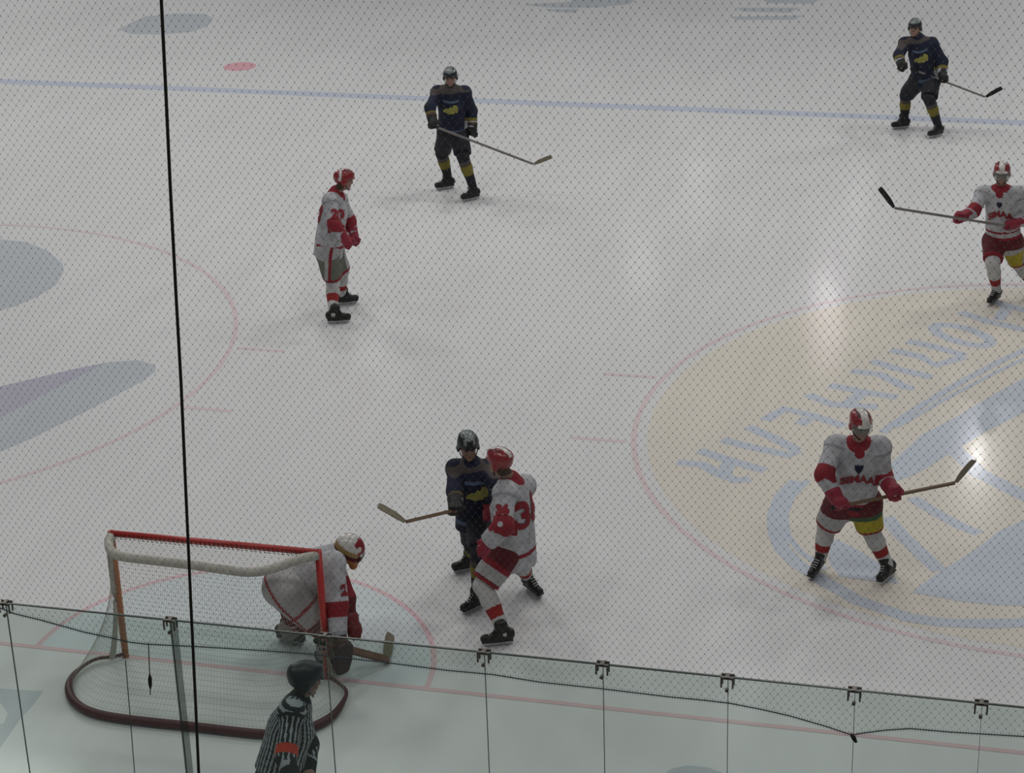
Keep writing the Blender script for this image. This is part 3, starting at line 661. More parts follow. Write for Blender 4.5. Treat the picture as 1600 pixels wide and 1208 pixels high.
def sleeve_rules(S, sd, red): return [(band(S['el'+sd], S['ha'+sd], -.12, .22, .13), red)]
def build_person(fg, S, label, team, hf, hc, seed, **o):
    """S holds the joints; team picks colours"""
    B = fg.B; per = empty('person', (B[0], B[1], FLOOR_TOP), label, 'person')
    S['chest'] = S['pel']*.38+S['neck']*.62; up = unit(S['neck']-S['pel']); fwd = unit(S['fwd']-(S['fwd']@up)*up); S['fwd'] = fwd
    put('body', body_mesh(S, hf, hc), per)
    white = team == 'white'; navy = team == 'navy'; ref = team == 'ref'
    # jersey
    F = Field(.0095); hem = S['pel']-up*o.get('hem', .09); W = o.get('bulk', 1.)
    F.cone(S['pel']-up*.16, S['chest'], .215*W, .185*W, fwd, 1.18, .05, cuts=[(hem, -up)])
    F.cone(S['chest'], S['chest']*.4+S['neck']*.6, .18*W, .12*W, fwd, 1.2, .06); F.cone(S['neck']-up*.05, S['neck']+up*.012, .085, .075, k=.03)
    for sd in 'LR':
        sh, el, ha = S['sh'+sd], S['el'+sd], S['ha'+sd]; F.cone(S['chest']*.3+S['neck']*.7, sh, .10*W, .092*W, k=.05); F.ell(sh, (.098*W, .098*W, .09*W), k=.04)
        F.cone(sh, el, .086*W, .080*W, k=.035); e2 = ha-unit(ha-el)*(.04 if ref else .10); F.cone(el, e2, .080*W, .068*W, k=.03, cuts=[(e2, unit(ha-el))])
    mats = [M_WHITE, M_RED, M_GREY, M_SBLACK, M_YPATCH, M_DKRED] if white else ([M_NAVY, M_YOKE, M_PALEBLUE, M_OLIVE, M_REFW] if navy else [M_REFW, M_REFB, M_ORANGE])
    me = F.mesh('jersey', mats, warp=folds(seed, .0050, 15))
    L_ = np.linalg.norm(S['neck']-S['pel']); torso = lambda t0, t1, r=.36: band(S['pel'], S['neck'], t0, t1, r)
    arms = lambda C: np.min([_segd(C, S['sh'+sd], S['el'+sd]) for sd in 'LR']+[_segd(C, S['el'+sd], S['ha'+sd]) for sd in 'LR'], 0)
    offarm = lambda C: arms(C) > .100*W
    rules = []
    if white:
        hs = o.get('hemstripe', .04)
        rules += [(lambda C, f=torso(hs, hs+.055): f(C) & offarm(C), 1)]
        if o.get('darkhem'): rules += [(lambda C, f=torso(-.5, .05, .30): f(C) & (arms(C) > .078), 5), (lambda C, f=torso(.05, .12, .27): f(C) & (arms(C) > .092), 3), (lambda C, f=torso(hs+.02, hs+.08): f(C) & offarm(C), 1), (lambda C, f=torso(hs+.16, hs+.20): f(C) & offarm(C), 1)]
        rules += [(lambda C: (np.linalg.norm(C-(S['neck']-up*.015), axis=1) < .115) | (np.linalg.norm(C-(S['neck']-up*.045+fwd*.11), axis=1) < .045), 1)]
        for sd in 'LR': rules += [(band(S['sh'+sd], S['el'+sd], .78, 1.2, .13), 1), (band(S['el'+sd], S['ha'+sd], -.10, .12, .12), 1), (band(S['sh'+sd]+up*.02, S['el'+sd], .12, .20, .12), 2)]
    elif navy:
        rules += [(lambda C, f=torso(.92, 1.3): f(C), 1), (lambda C: np.linalg.norm(C-(S['neck']-up*.02), axis=1) < .10, 0), (lambda C, f=torso(-.03, .04): f(C) & offarm(C), 2)]
        for sd in 'LR': rules += [(lambda C, s=S['sh'+sd]: np.linalg.norm(C-s, axis=1) < .07, 1), (lambda C, s=S['sh'+sd]: (np.linalg.norm(C-s-up*.03, axis=1) < .085) & ((C-s)@up > .045), 0),
                                  (band(S['el'+sd], S['ha'+sd], .30, .44, .12), 3), (band(S['el'+sd], S['ha'+sd], .44, .75, .12), 4)]
    else:
        ax = np.cross(fwd, up)
        rules += [(lambda C: ((np.arctan2((C-S['chest'])@ax, (C-S['chest'])@fwd)*4.6) % 1.0) < .5, 1)]
        def armst(C, sd):
            a, b = S['sh'+sd], S['el'+sd]; d = unit(b-a); u = np.cross(d, fwd); v = np.cross(d, unit(u)); X = C-a; return np.arctan2(X@unit(u), X@v)
        for sd in 'LR':
            rules += [(band(S['sh'+sd], S['el'+sd], -.2, 1.1, .125), 0), (lambda C, s=sd, f=band(S['sh'+sd], S['el'+sd], .18, 1.2, .125): f(C) & (((armst(C, s)*2.1) % 1.0) < .62), 1),
                      (lambda C, s=sd, f=band(S['sh'+sd], S['el'+sd], -.6, .18, .135): f(C) & ((((C-S['sh'+s])@up/.052) % 1.0) < .5), 1), (band(S['sh'+sd], S['el'+sd], .12, .20, .125), 1),
                      (band(S['el'+sd], S['ha'+sd], .45, 1.2, .11), 1), (band(S['sh'+sd], S['el'+sd], .80, 1.02, .125), 2 if sd == 'R' else 1)]
        rules += [(lambda C: np.linalg.norm(C-(S['neck']), axis=1) < .095, 1)]
    for a in o.get('rules', ()): rules.append(a(S, up, fwd, offarm))
    paint_mesh(me, rules); jer = put('jersey', me, per)
    # pants
    F = Field(.0095); F.ell(S['pel']-up*.02, (.16*W, .16*W, .15), k=.05); F.cone(S['hipL'], S['hipR'], .14*W, .14*W, k=.05)
    for sd in 'LR':
        a, b = S['hip'+sd], S['kn'+sd]; pe = a+(b-a)*o.get('pantlen', .90); F.cone(a, b, .140*W, .118*W, k=.05, cuts=[(pe, unit(b-a))])
    pm = o.get('pants', 'black'); pmat = {'black': [M_BLACK, M_BLACK, M_BLACK, M_BLACK], 'red': [M_PANTW, M_DKRED, M_RED, M_PGREEN]}[pm]
    me = F.mesh('pants', pmat+[M_YPATCH, M_GREEN], warp=folds(seed+50, .005, 14)); rules = []
    if pm == 'red':
        if o.get('redtop', 1): rules += [(lambda C: (C-S['pel'])@up > -.10, 1)]
        for sd in 'LR': rules += [(band(S['hip'+sd], S['kn'+sd], .80, 1.1, .2), 2)]
        for a in o.get('prules', ()): rules.append(a(S, up, fwd))
        for sd in 'LR': rules += [(band(S['hip'+sd], S['kn'+sd], .83, 1.1, .2), 2)]
    paint_mesh(me, rules); put('pants', me, per)
    # socks and skates
    for i, sd in enumerate('LR'):
        k, a = S['kn'+sd], S['an'+sd]; F = Field(.0085); d = a-k; s0 = k+(S['hip'+sd]-k)*.18
        F.cone(s0, k, .088, .084, k=.03); F.cone(k, k+d*.35, .086, .080, k=.02); F.cone(k+d*.35, a+d*.02, .080, .052, k=.02)
        if white: ms = [M_SWHITE, M_SRED, M_SWHITE]; ru = [(band(k, a, .48, .70, .15), 1)]
        elif navy: ms = [M_SBLACK, M_OLIVE, M_YOKE]; ru = [(band(k, a, .24, .52, .15), 1), (band(k, a, .12, .22, .15), 2)]
        else: ms = [M_BLACK]; ru = []
        me = F.mesh('sock', ms, warp=folds(seed+60+i, .0025, 30)); paint_mesh(me, ru); put('sock', me, per)
        skate(per, S['heel'+sd], S['toe'+sd], a)
    # gloves
    if not o.get('nogloves'):
        for sd in 'LR':
            gr = o.get('grip'+sd, S['fwd']); ha, el = S['ha'+sd], S['el'+sd]; d = unit(ha-el)
            bk = o.get('back'+sd); bk = bk if bk is not None else unit(np.cross(np.cross(gr, d), gr))*(-1)+d*.6
            if ref: glove(per, ha-d*.04, ha, gr, np.array(bk), M_SKIN, None, 'hand', .62)
            else: glove(per, ha-d*.075, ha, gr, np.array(bk), o.get('glovem', M_GRED), o.get('cuffm'))
    h = helmet(per, hf, hc, *o['helmet'])
    if fg.report: print('FIG', label[:40], fg.report)
    for a, b, nm in (('hip', 'kn', 'thigh'), ('kn', 'an', 'shin'), ('sh', 'el', 'uarm'), ('el', 'ha', 'farm')):
        print('FIGLEN', label[:28], nm, [round(float(np.linalg.norm(S[a+sd]-S[b+sd])), 2) for sd in 'LR'], end=' ')
    print('torso', round(float(np.linalg.norm(S['neck']-S['pel'])), 2), 'head', round(float(np.linalg.norm(hc-S['neck'])), 2), 'shw', round(float(np.linalg.norm(S['shL']-S['shR'])), 2), 'pelz', round(float(S['pel'][2]), 2))
    return per, jer, up, fwd
def _segd(C, a, b):
    B = b-a; t = np.clip(((C-a)@B)/(B@B), 0, 1); return np.linalg.norm(C-a-t[:, None]*B, axis=1)
def foot(S, sd, heel, toe, lean=None, z=None, ah=.135):
    """heel, toe: pixels where the blade meets the ice"""
    z0 = FLOOR_TOP if z is None else z
    h, t = G(*heel, z0), G(*toe, z0); c = (h+t)/2; f = t-h; f = unit(f)
    S['heel'+sd] = c-f*.13; S['toe'+sd] = c+f*.13; S['foot'+sd] = c; S['an'+sd] = c-f*.055+V3(0, 0, ah)+(np.array(lean) if lean is not None else 0)
def knee(S, sd, fg, px, py, sign=1, ln=.45):
    """the knee lies on its line of sight where thigh and shin come out equally long"""
    r = unit(ray(px, py)); hip, an = S['hip'+sd], S['an'+sd]; t0 = (hip-CAM)@r; best = None
    for t in np.linspace(t0-.5, t0+.5, 201):
        P = CAM+r*t; a = np.linalg.norm(P-hip); b = np.linalg.norm(P-an); c = (a-.45)**2+(b-.45)**2+(0 if ((P-(hip+an)/2)@S['kdir']) > -.02 else .05)
        if best is None or c < best[0]: best = (c, P)
    S['kn'+sd] = best[1]
def emblem(jer, S, up, fwd, fg, m=M_YG):
    ex = unit(np.cross(up, fwd)); o = S['chest']-up*.035
    decal(jer, 'emblem', poly_bm([[(-.105, .0), (-.06, .03), (-.035, .02), (-.01, .045), (.02, .035), (.045, .068), (.075, .062), (.10, .035), (.10, -.015), (.085, -.055), (.06, -.04), (.035, -.065), (-.01, -.055), (-.03, -.066), (-.07, -.04), (-.11, -.035)]]), o, ex, up, -fwd, m)
    decal(jer, 'chest_stripe', poly_bm([[(-.11, .02), (-.03, .005), (.05, .002), (.11, .008), (.11, -.02), (.04, -.03), (-.04, -.026), (-.11, -.01)]]), S['chest']+up*.085, ex, up, -fwd, M_PALEBLUE)

# ---- navy player, upper centre
fg = Fig([(695, 296), (736, 314)]); S = {'kdir': fg.dir(-10)}
S['pel'] = fg.J(708, 200, .0); S['neck'] = fg.J(704, 137, .06); S['fwd'] = fg.dir(-5)
S['shR'] = fg.J(684, 145, .04); S['shL'] = fg.J(726, 145, .04); S['elR'] = fg.L(S['shR'], 672, 168, .29, 1, 'elR'); S['elL'] = fg.L(S['shL'], 738, 173, .29, -1, 'elL')
S['haR'] = fg.L(S['elR'], 677, 196, .27, 1, 'haR'); S['haL'] = fg.L(S['elL'], 738, 210, .31, 1, 'haL')
S['hipR'] = fg.J(700, 205); S['hipL'] = fg.J(717, 206)
foot(S, 'R', (708, 294), (684, 297.5)); foot(S, 'L', (750, 310), (722, 316)); knee(S, 'R', fg, 690, 239); knee(S, 'L', fg, 723, 244)
hf = head_frame(fg.dir(-5, -8)); hc = fg.J(703.5, 120, .10); sh_ = unit(S['haL']-S['haR'])
p, jer, up, fwd = build_person(fg, S, 'navy hockey player at upper centre, just below the blue line, holding a stick across', 'navy', hf, hc, 1, helmet=(M_HDARK, 'top', M_HGREY, False), glovem=M_GBLACK, cuffm=M_GBROWN, gripR=-sh_, gripL=sh_)
emblem(jer, S, up, fwd, fg)
st_dir = lambda a, b, f: a+(b-a)*f
b = S['haL']; hl = fg.L(b, 835, 257, .98, -1, 'stick'); stick('hockey_stick', S['haR']-unit(b-S['haR'])*.06, hl, hl+unit(fg.J(859, 245, 0)-fg.J(835, 257, 0))*.27, M_STICKG, M_BLADEW, 'grey stick with pale blade held by the navy player at upper centre')

# ---- navy player, upper right
fg = Fig([(1408, 201), (1463, 214)]); S = {'kdir': fg.dir(-20)}
S['pel'] = fg.J(1446, 119, .0); S['neck'] = fg.J(1434, 58, .10); S['fwd'] = fg.dir(0)
S['shR'] = fg.J(1414, 68, .06); S['shL'] = fg.J(1456, 68, .06); S['elR'] = fg.L(S['shR'], 1404, 86, .29, 1, 'elR'); S['elL'] = fg.L(S['shL'], 1472, 96, .31, -1, 'elL')
S['haR'] = fg.L(S['elR'], 1409, 105, .27, 1, 'haR'); S['haL'] = fg.L(S['elL'], 1473, 124, .28, 1, 'haL')
S['hipR'] = fg.J(1437, 123); S['hipL'] = fg.J(1455, 124)
foot(S, 'R', (1419, 200), (1396, 202.5)); foot(S, 'L', (1474, 211), (1450, 217)); knee(S, 'R', fg, 1415, 150); knee(S, 'L', fg, 1452, 155)
hf = head_frame(fg.dir(-12, -5)); hc = fg.J(1429.5, 43, .12); gl = unit(S['haL']-fg.J(1424, 106, .22))
p, jer, up, fwd = build_person(fg, S, 'navy hockey player farthest up the ice at upper right, standing on the blue line', 'navy', hf, hc, 2, helmet=(M_HDARK, 'top', M_HGREY, False), glovem=M_GBLACK, cuffm=M_GBROWN, gripR=gl, gripL=gl)
emblem(jer, S, up, fwd, fg)
hl = fg.L(S['haL'], 1541, 152, .80, -1, 'stick'); stick('hockey_stick', fg.J(1423, 107, .24), hl, hl+unit(fg.J(1563, 138, 0)-fg.J(1541, 152, 0))*.27, M_STICKG, M_TAPE, 'grey stick with black blade held by the navy player at the upper right')

# ---- white player standing, left of centre
fg = Fig([(529, 504), (542, 476)]); S = {'kdir': fg.dir(90)}
S['pel'] = fg.J(514, 388, .0); S['neck'] = fg.J(525, 300, .0); S['fwd'] = fg.dir(78)
S['shR'] = fg.J(516, 314, .17); S['shL'] = fg.J(530, 312, -.17); S['elR'] = fg.L(S['shR'], 523, 352, .31, 1, 'elR'); S['elL'] = fg.L(S['shL'], 546, 346, .30, -1, 'elL')
S['haR'] = fg.L(S['elR'], 547, 382, .28, -1, 'haR'); S['haL'] = fg.L(S['elL'], 555, 378, .26, 1, 'haL')
S['hipR'] = fg.J(512, 394, .09); S['hipL'] = fg.J(519, 391, -.09)
foot(S, 'R', (513, 506), (544, 504)); foot(S, 'L', (530, 477), (552, 475)); knee(S, 'R', fg, 520, 437); knee(S, 'L', fg, 534, 425)
hf = head_frame(fg.dir(98, -14)); hc = fg.J(537.5, 281, .02); kz = fg.dir(90, 20)
p, jer, up, fwd = build_person(fg, S, 'white and red hockey player seen from the side, standing alone without a visible stick', 'white', hf, hc, 3, helmet=(M_HRED, 'back', M_HWHITE, False), pants='red', glovem=M_GRED, gripR=V3(0, 0, 1)+fg.ex*.5, gripL=V3(0, 0, 1)+fg.ex*.5, hemstripe=.06, hem=.08, redtop=0,
    rules=[lambda S, up, fwd, off: (lambda C: (C-S['chest'])@fwd < -.135, 0)], prules=[lambda S, up, fwd: (band(S['hipR'], S['knR'], .05, .8, .2), 3), lambda S, up, fwd: (lambda C: (np.abs((C-S['hipR'])@fwd-.02) < .022) & ((C-S['hipR'])@up < 0), 0), lambda S, up, fwd: (lambda C: (np.abs((C-S['hipR'])@fwd-.06) < .018), 2)])
vw = unit(fg.B-CAM); ex = fg.ex
decal(jer, 'sleeve_number', text_bm('20', .15, 0, .010), fg.J(528, 335, .2), unit(np.cross(V3(0, 0, 1), -vw)), V3(0, 0, 1), vw, M_RED)
decal(jer, 'sleeve_patch', poly_bm([[(-.12, -.05), (.03, -.06), (.12, -.03), (.12, .04), (.02, .05), (-.10, .04)]]), fg.J(527, 357, .2), unit(np.cross(V3(0, 0, 1), -vw)), V3(0, 0, 1), vw, M_RED)
bk = fg.dir(-100); decal(jer, 'back_number', text_bm('20', .30, 0, .012), S['chest']-up*.02, unit(np.cross(up, -S['fwd'])), up, S['fwd'], M_RED)

# ---- white player cut by the right edge
fg = Fig([(1552, 474), (1612, 470)]); S = {'kdir': fg.dir(-5)}
S['pel'] = fg.J(1568, 372, .0); S['neck'] = fg.J(1564, 292, .08); S['fwd'] = fg.dir(-8)
S['shR'] = fg.J(1536, 303, .05); S['shL'] = fg.J(1593, 303, .05); S['elR'] = fg.L(S['shR'], 1521, 329, .28, 1, 'elR'); S['elL'] = fg.L(S['shL'], 1608, 338, .31, -1, 'elL')
S['haR'] = fg.L(S['elR'], 1499, 342, .27, 1, 'haR'); S['haL'] = fg.L(S['elL'], 1578, 354, .30, 1, 'haL')
S['hipR'] = fg.J(1555, 376); S['hipL'] = fg.J(1580, 377)
foot(S, 'R', (1558, 470), (1548, 477)); foot(S, 'L', (1618, 462), (1606, 470)); knee(S, 'R', fg, 1551, 410); knee(S, 'L', fg, 1592, 412)
hf = head_frame(fg.dir(0, -6)); hc = fg.J(1565.5, 270, .12); gr = unit(S['haR']-S['haL'])
arch_name = 'SIMAA'
p, jer, up, fwd = build_person(fg, S, 'white and red hockey player cut by the right edge, stick pointing left', 'white', hf, hc, 4, helmet=(M_HRED, 'front', M_HWHITE, True), pants='red', gripR=gr, gripL=gr, darkhem=True, hem=.05,
    prules=[lambda S, up, fwd: (lambda C, f=band(S['hipL'], S['knL'], .30, .84, .2): f(C) & ((C-S['hipL'])@fwd > .02), 4)])
decal(jer, 'chest_lettering', text_bm(arch_name, .105, .45, .005), S['chest']-up*.02, unit(np.cross(up, fwd)), up, -fwd, M_RED)
decal(jer, 'chest_badge', poly_bm([[(-.03, .03), (.03, .03), (.03, -.005), (0, -.035), (-.03, -.005)]]), S['chest']+up*.09, unit(np.cross(up, fwd)), up, -fwd, M_NAVY)
hl = fg.L(S['haR'], 1396, 325, .98, 1, 'stick'); stick('hockey_stick', S['haL']-gr*.07, hl, hl+unit(fg.J(1379, 299, 0)-fg.J(1396, 325, 0))*.28, M_STICKG, M_TAPE, 'stick with black taped blade raised by the white player at the right edge')

# ---- white player on the yellow disc
fg = Fig([(1270, 900), (1386, 907)]); S = {'kdir': fg.dir(5)}
S['pel'] = fg.J(1334, 782, .0); S['neck'] = fg.J(1342, 691, .16); S['fwd'] = fg.dir(6, -12)
S['shR'] = fg.J(1305, 697, .12); S['shL'] = fg.J(1374, 698, .10); S['elR'] = fg.L(S['shR'], 1287, 742, .31, 1, 'elR'); S['elL'] = fg.L(S['shL'], 1379, 742, .30, -1, 'elL')
S['haR'] = fg.L(S['elR'], 1313, 791, .29, 1, 'haR'); S['haL'] = fg.L(S['elL'], 1398, 773, .29, 1, 'haL')
S['hipR'] = fg.J(1314, 785, .02); S['hipL'] = fg.J(1352, 786, .02)
foot(S, 'R', (1276, 893), (1268, 903), lean=-fg.ex*-.03); foot(S, 'L', (1396, 900), (1379, 914), lean=-fg.ex*.04); knee(S, 'R', fg, 1292, 822); knee(S, 'L', fg, 1360, 828)
hf = head_frame(fg.dir(22, -14)); hc = fg.J(1345, 663, .24); gr = unit(S['haL']-S['haR'])
p, jer, up, fwd = build_person(fg, S, 'white and red hockey player with legs wide apart on the yellow disc', 'white', hf, hc, 5, helmet=(M_HRED, 'front', M_HWHITE, True), pants='red', gripR=gr, gripL=gr, darkhem=True, hem=.05, bulk=1.04, hemstripe=-.06,
    prules=[lambda S, up, fwd: (lambda C, f=band(S['hipL'], S['knL'], .38, .84, .2): f(C) & ((C-S['hipL'])@fwd > .02), 4), lambda S, up, fwd: (lambda C, f=band(S['hipL'], S['knL'], .2, .38, .2): f(C) & ((C-S['hipL'])@fwd > .02), 5)])
ex_ = unit(np.cross(up, fwd))
decal(jer, 'chest_lettering', text_bm(arch_name, .110, .45, .005), S['chest']-up*.02, ex_, up, -fwd, M_RED)
decal(jer, 'chest_badge', poly_bm([[(-.04, .035), (.04, .035), (.035, -.005), (0, -.045), (-.035, -.005)]]), S['chest']+up*.08, ex_, up, -fwd, M_NAVY)
hl = fg.L(S['haL'], 1495, 754, .66, -1, 'stick'); stick('hockey_stick', S['haR']-gr*.08, hl, hl+unit(fg.J(1519, 719, 0)-fg.J(1495, 754, 0))*.28, M_WOOD, M_BLADEW, 'wooden stick held by the crouching white player on the yellow disc')

# ---- grappling pair: navy player
fg = Fig([(730, 890), (742, 955)]); S = {'kdir': fg.dir(-30)}
S['pel'] = fg.J(744, 806, -.02); S['neck'] = fg.J(735, 723, .0); S['fwd'] = fg.dir(15)
S['shR'] = fg.J(712, 733, .0); S['shL'] = fg.J(756, 735, -.04); S['elR'] = fg.L(S['shR'], 711, 768, .25, 1, 'elR'); S['elL'] = fg.L(S['shL'], 775, 756, .28, 1, 'elL')
S['haR'] = fg.L(S['elR'], 712, 797, .25, 1, 'haR'); S['haL'] = fg.L(S['elL'], 786, 744, .24, -1, 'haL')
S['hipR'] = fg.J(738, 810, -.04); S['hipL'] = fg.J(752, 810, .0)
foot(S, 'R', (738, 891), (724, 894)); foot(S, 'L', (748, 951), (735, 957)); knee(S, 'R', fg, 739, 850); knee(S, 'L', fg, 750, 865)
hf = head_frame(fg.dir(8, -10)); hc = fg.J(731.5, 697, .03); gr = unit(fg.J(634, 816, 0)-fg.J(697, 813, 0))
p, jer, up, fwd = build_person(fg, S, 'navy hockey player grappling with number 36, stick pointing left', 'navy', hf, hc, 6, helmet=(M_HDARK, 'vents', M_HGREY, False), glovem=M_GBLACK, gripR=gr, gripL=V3(0, 0, 1), bulk=.95)
emblem(jer, S, up, fwd, fg)
a = S['haR']; hl = fg.L(a, 632, 816, .62, 1, 'stick'); stick('hockey_stick', a-unit(hl-a)*.12, hl, hl+unit(fg.J(601, 794, 0)-fg.J(632, 816, 0))*.27, M_WOOD, M_BLADEW, 'brown stick pointing left from the glove of the grappling navy player')

# ---- grappling pair: number 36 in white
fg = Fig([(779, 1008), (831, 929)]); S = {'kdir': fg.dir(-100)}
S['pel'] = fg.J(803, 860, .0); S['neck'] = fg.J(799, 750, .04); S['fwd'] = fg.dir(-121)
S['shL'] = fg.J(789, 772, .20); S['shR'] = fg.J(819, 760, -.16); S['elL'] = fg.L(S['shL'], 786, 822, .30, 1, 'elL'); S['elR'] = fg.L(S['shR'], 788, 790, .30, -1, 'elR')
S['haL'] = fg.L(S['elL'], 752, 858, .30, -1, 'haL'); S['haR'] = fg.L(S['elR'], 762, 800, .24, -1, 'haR')
S['hipL'] = fg.J(790, 862, .08); S['hipR'] = fg.J(806, 858, -.09)
foot(S, 'L', (803, 1006), (755, 1011)); foot(S, 'R', (826, 921), (842, 933), lean=V3(0, 0, .02)-fg.ex*.03)
S['knL'] = fg.J(754, 915, .22); S['knR'] = fg.J(811, 878, -.16)
hf = head_frame(fg.dir(-128, -10)); hc = fg.J(781, 722, .10); gr = V3(0, 0, 1)
p, jer, up, fwd = build_person(fg, S, 'white hockey player with red number 36 on his back, leaning into a navy player', 'white', hf, hc, 7, helmet=(M_HRED, 'centre', M_HWHITE, False), pants='red', gripL=gr, gripR=gr, bulk=1.09, hemstripe=.04, hem=.11,
    prules=[lambda S, up, fwd: (lambda C: (C-S['pel'])@up > -.22, 1), lambda S, up, fwd: (band(S['hipL'], S['knL'], .35, .5, .2), 2), lambda S, up, fwd: (band(S['hipL'], S['knL'], .5, .8, .2), 0)])
vw = unit(fg.B-CAM); rx = unit(np.cross(vw, V3(0, 0, 1))); uy = np.cross(rx, vw)
decal(jer, 'sleeve_number', text_bm('36', .115, 0, .009), fg.J(785, 799, .2), rx, uy, vw, M_RED)
decal(jer, 'sleeve_patch', poly_bm([[(-.10, -.05), (-.04, -.07), (.10, -.07), (.105, .055), (-.06, .06), (-.115, .04)]]), fg.J(790, 825, .2), rx, uy, vw, M_RED)
decal(jer, 'sleeve_patch', poly_bm([[(.025*math.cos(a), .025*math.sin(a)) for a in np.linspace(0, 6.28, 13)[:-1]]]), fg.J(782, 822, .2), rx, uy, vw, M_WHITE, lift_=.014)
decal(jer, 'back_number', text_bm('36', .34, 0, .014), S['chest']-up*.01, unit(np.cross(up, -S['fwd'])), up, S['fwd'], M_RED)

# ---- goalie, crouching at the right post
fg = Fig([(455, 994), (540, 1044)]); S = {'kdir': fg.dir(60)}
S['pel'] = fg.J(458, 925, .0); S['neck'] = fg.J(526, 866, .0); S['fwd'] = fg.dir(88, -35)
S['shR'] = fg.J(519, 880, .20); S['shL'] = fg.J(520, 872, -.18); S['elR'] = fg.L(S['shR'], 524, 945, .33, 1, 'elR'); S['elL'] = fg.L(S['shL'], 541, 935, .33, -1, 'elL')
S['haR'] = fg.L(S['elR'], 532, 1012, .31, 1, 'haR'); S['haL'] = fg.L(S['elL'], 552, 988, .28, 1, 'haL')
S['hipR'] = fg.J(456, 930, .13); S['hipL'] = fg.J(456, 922, -.13)
foot(S, 'R', (500, 1040), (528, 1052)); foot(S, 'L', (440, 1001), (468, 1008)); S['knR'] = fg.J(506, 980, .22); S['knL'] = fg.J(462, 962, -.12)
hf = head_frame(fg.dir(72, -28)); hc = fg.J(545, 858, .03)
B = fg.B; gp = empty('person', (B[0], B[1], FLOOR_TOP), 'masked goalie in white and red crouching at the right goalpost', 'person')
S['chest'] = S['pel']*.35+S['neck']*.65; up = unit(S['neck']-S['pel']); fwd = unit(S['fwd']-(S['fwd']@up)*up); S['fwd'] = fwd
put('body', body_mesh(S, hf, hc), gp)
F = Field(.0095)
F.cone(S['pel'], S['chest'], .20, .20, fwd, 1.2, .05, cuts=[(S['pel']+up*.02, -up)]); F.cone(S['chest'], S['neck'], .20, .10, k=.06)
for sd in 'LR':
    F.ell(S['sh'+sd], (.115, .115, .10), k=.05); q_ = 1. if sd == 'R' else .8; F.cone(S['sh'+sd], S['el'+sd], .105*q_, .105*q_, k=.04); e2 = S['ha'+sd]+unit(S['el'+sd]-S['ha'+sd])*.10; F.cone(S['el'+sd], e2, .100*q_, .075*q_, k=.03, cuts=[(e2, S['ha'+sd]-S['el'+sd])])
me = F.mesh('jersey', [M_WHITE, M_RED, M_GREY, M_DKRED], warp=folds(81, .005, 14))
paint_mesh(me, [(band(S['shR'], S['elR'], .93, 1.3, .14), 1), (band(S['elR'], S['haR'], -.05, .25, .14), 1), (band(S['elR'], S['haR'], .62, 1.2, .14), 2), (band(S['shL'], S['elL'], .5, 1.3, .14), 1), (band(S['elL'], S['haL'], .0, 1.2, .14), 3), (band(S['pel'], S['neck'], -.2, .16, .22), 1)])
jer = put('jersey', me, gp)
decal(jer, 'sleeve_number', text_bm('2', .14, 0, .010), fg.J(539, 924, .2), unit(np.cross(unit(fg.B-CAM), V3(0, 0, 1))), V3(0, 0, 1), unit(fg.B-CAM), M_RED)
F = Field(.0095); F.ell(S['pel']-fwd*.05, (.24, .22, .20), k=.06)
for sd in 'LR': F.cone(S['hip'+sd], S['kn'+sd], .18, .125, k=.05)
me = F.mesh('pants', [M_PANTW, M_RED, M_DKRED], warp=folds(82, .006, 13))
paint_mesh(me, [(band(S['hipR'], S['knR'], .35, .43, .25), 1), (band(S['hipR'], S['knR'], .75, 1.2, .25), 2), (lambda C: np.abs((C-S['hipR'])@up+.10) < .016, 1), (band(S['hipL'], S['knL'], .5, 1.2, .25), 2)]); put('pants', me, gp)
M_PADG = mat('pad_grey_beige', (.24, .22, .20), .7, bump=.4)
for sd in 'LR':
    k, a = S['kn'+sd], S['an'+sd]; d = unit(a-k); pf = unit(fg.dir(70)-(fg.dir(70)@d)*d); rr = np.cross(pf, d); ax = np.array([rr, pf, d]); F = Field(.0095)
    F.box((k+a)/2+pf*.06-d*.06, (.115, .055, np.linalg.norm(a-k)/2+.10), ax, .04, .02); F.box(k+pf*.09, (.115, .055, .08), ax, .035, .02); F.cone(a+pf*.06, a+pf*.16+d*.06, .065, .055, k=.03)
    for q in (-.06, 0, .06): F.cone(k*.4+a*.6+pf*.11+rr*q-d*.22, a+pf*.11+rr*q-d*.02, .022, .022, k=.01)
    F.cone(k, a, .08, .06, k=.03)
    me = F.mesh('leg_pad', [M_PADG, M_RED, M_DKRED], floorz=FLOOR_TOP+.035)
    paint_mesh(me, [(band(k, a, -.35, .12 if sd == 'L' else -.1, .3), 2), (band(k, a, .18, .26, .3), 1)]); put('leg_pad', me, gp); skate(gp, S['heel'+sd], S['toe'+sd], S['an'+sd])
stg = unit(G(604, 1030, .05)-S['haR'])
# blocker on the near hand: thick rounded board with the fingers closed behind it
d = unit(S['haR']-S['elR']); F = Field(.0085); bn = unit(fg.n*.7+fg.ex*.6); by = unit(d-(d@bn)*bn); ax = np.array([np.cross(by, bn), by, bn]); bc_ = S['haR']+by*.03+bn*.05
F.ell(bc_+by*.05, (.105, .150, .040), ax, .02); F.box(bc_+by*.05, (.085, .125, .030), ax, .028, .03); me = F.mesh('blocker', [mat('blocker_brown', (.045, .022, .022), .6), M_DKRED]); put('blocker', me, gp)
glove(gp, S['haR']-d*.05, S['haR'], stg, bn, M_GBROWN)
glove(gp, S['haL']-unit(S['haL']-S['elL'])*.06, S['haL'], stg, fg.dir(80, 20), mat('catcher_maroon', (.16, .02, .02), .6, bump=.3), None, 'catching_glove', 1.35)
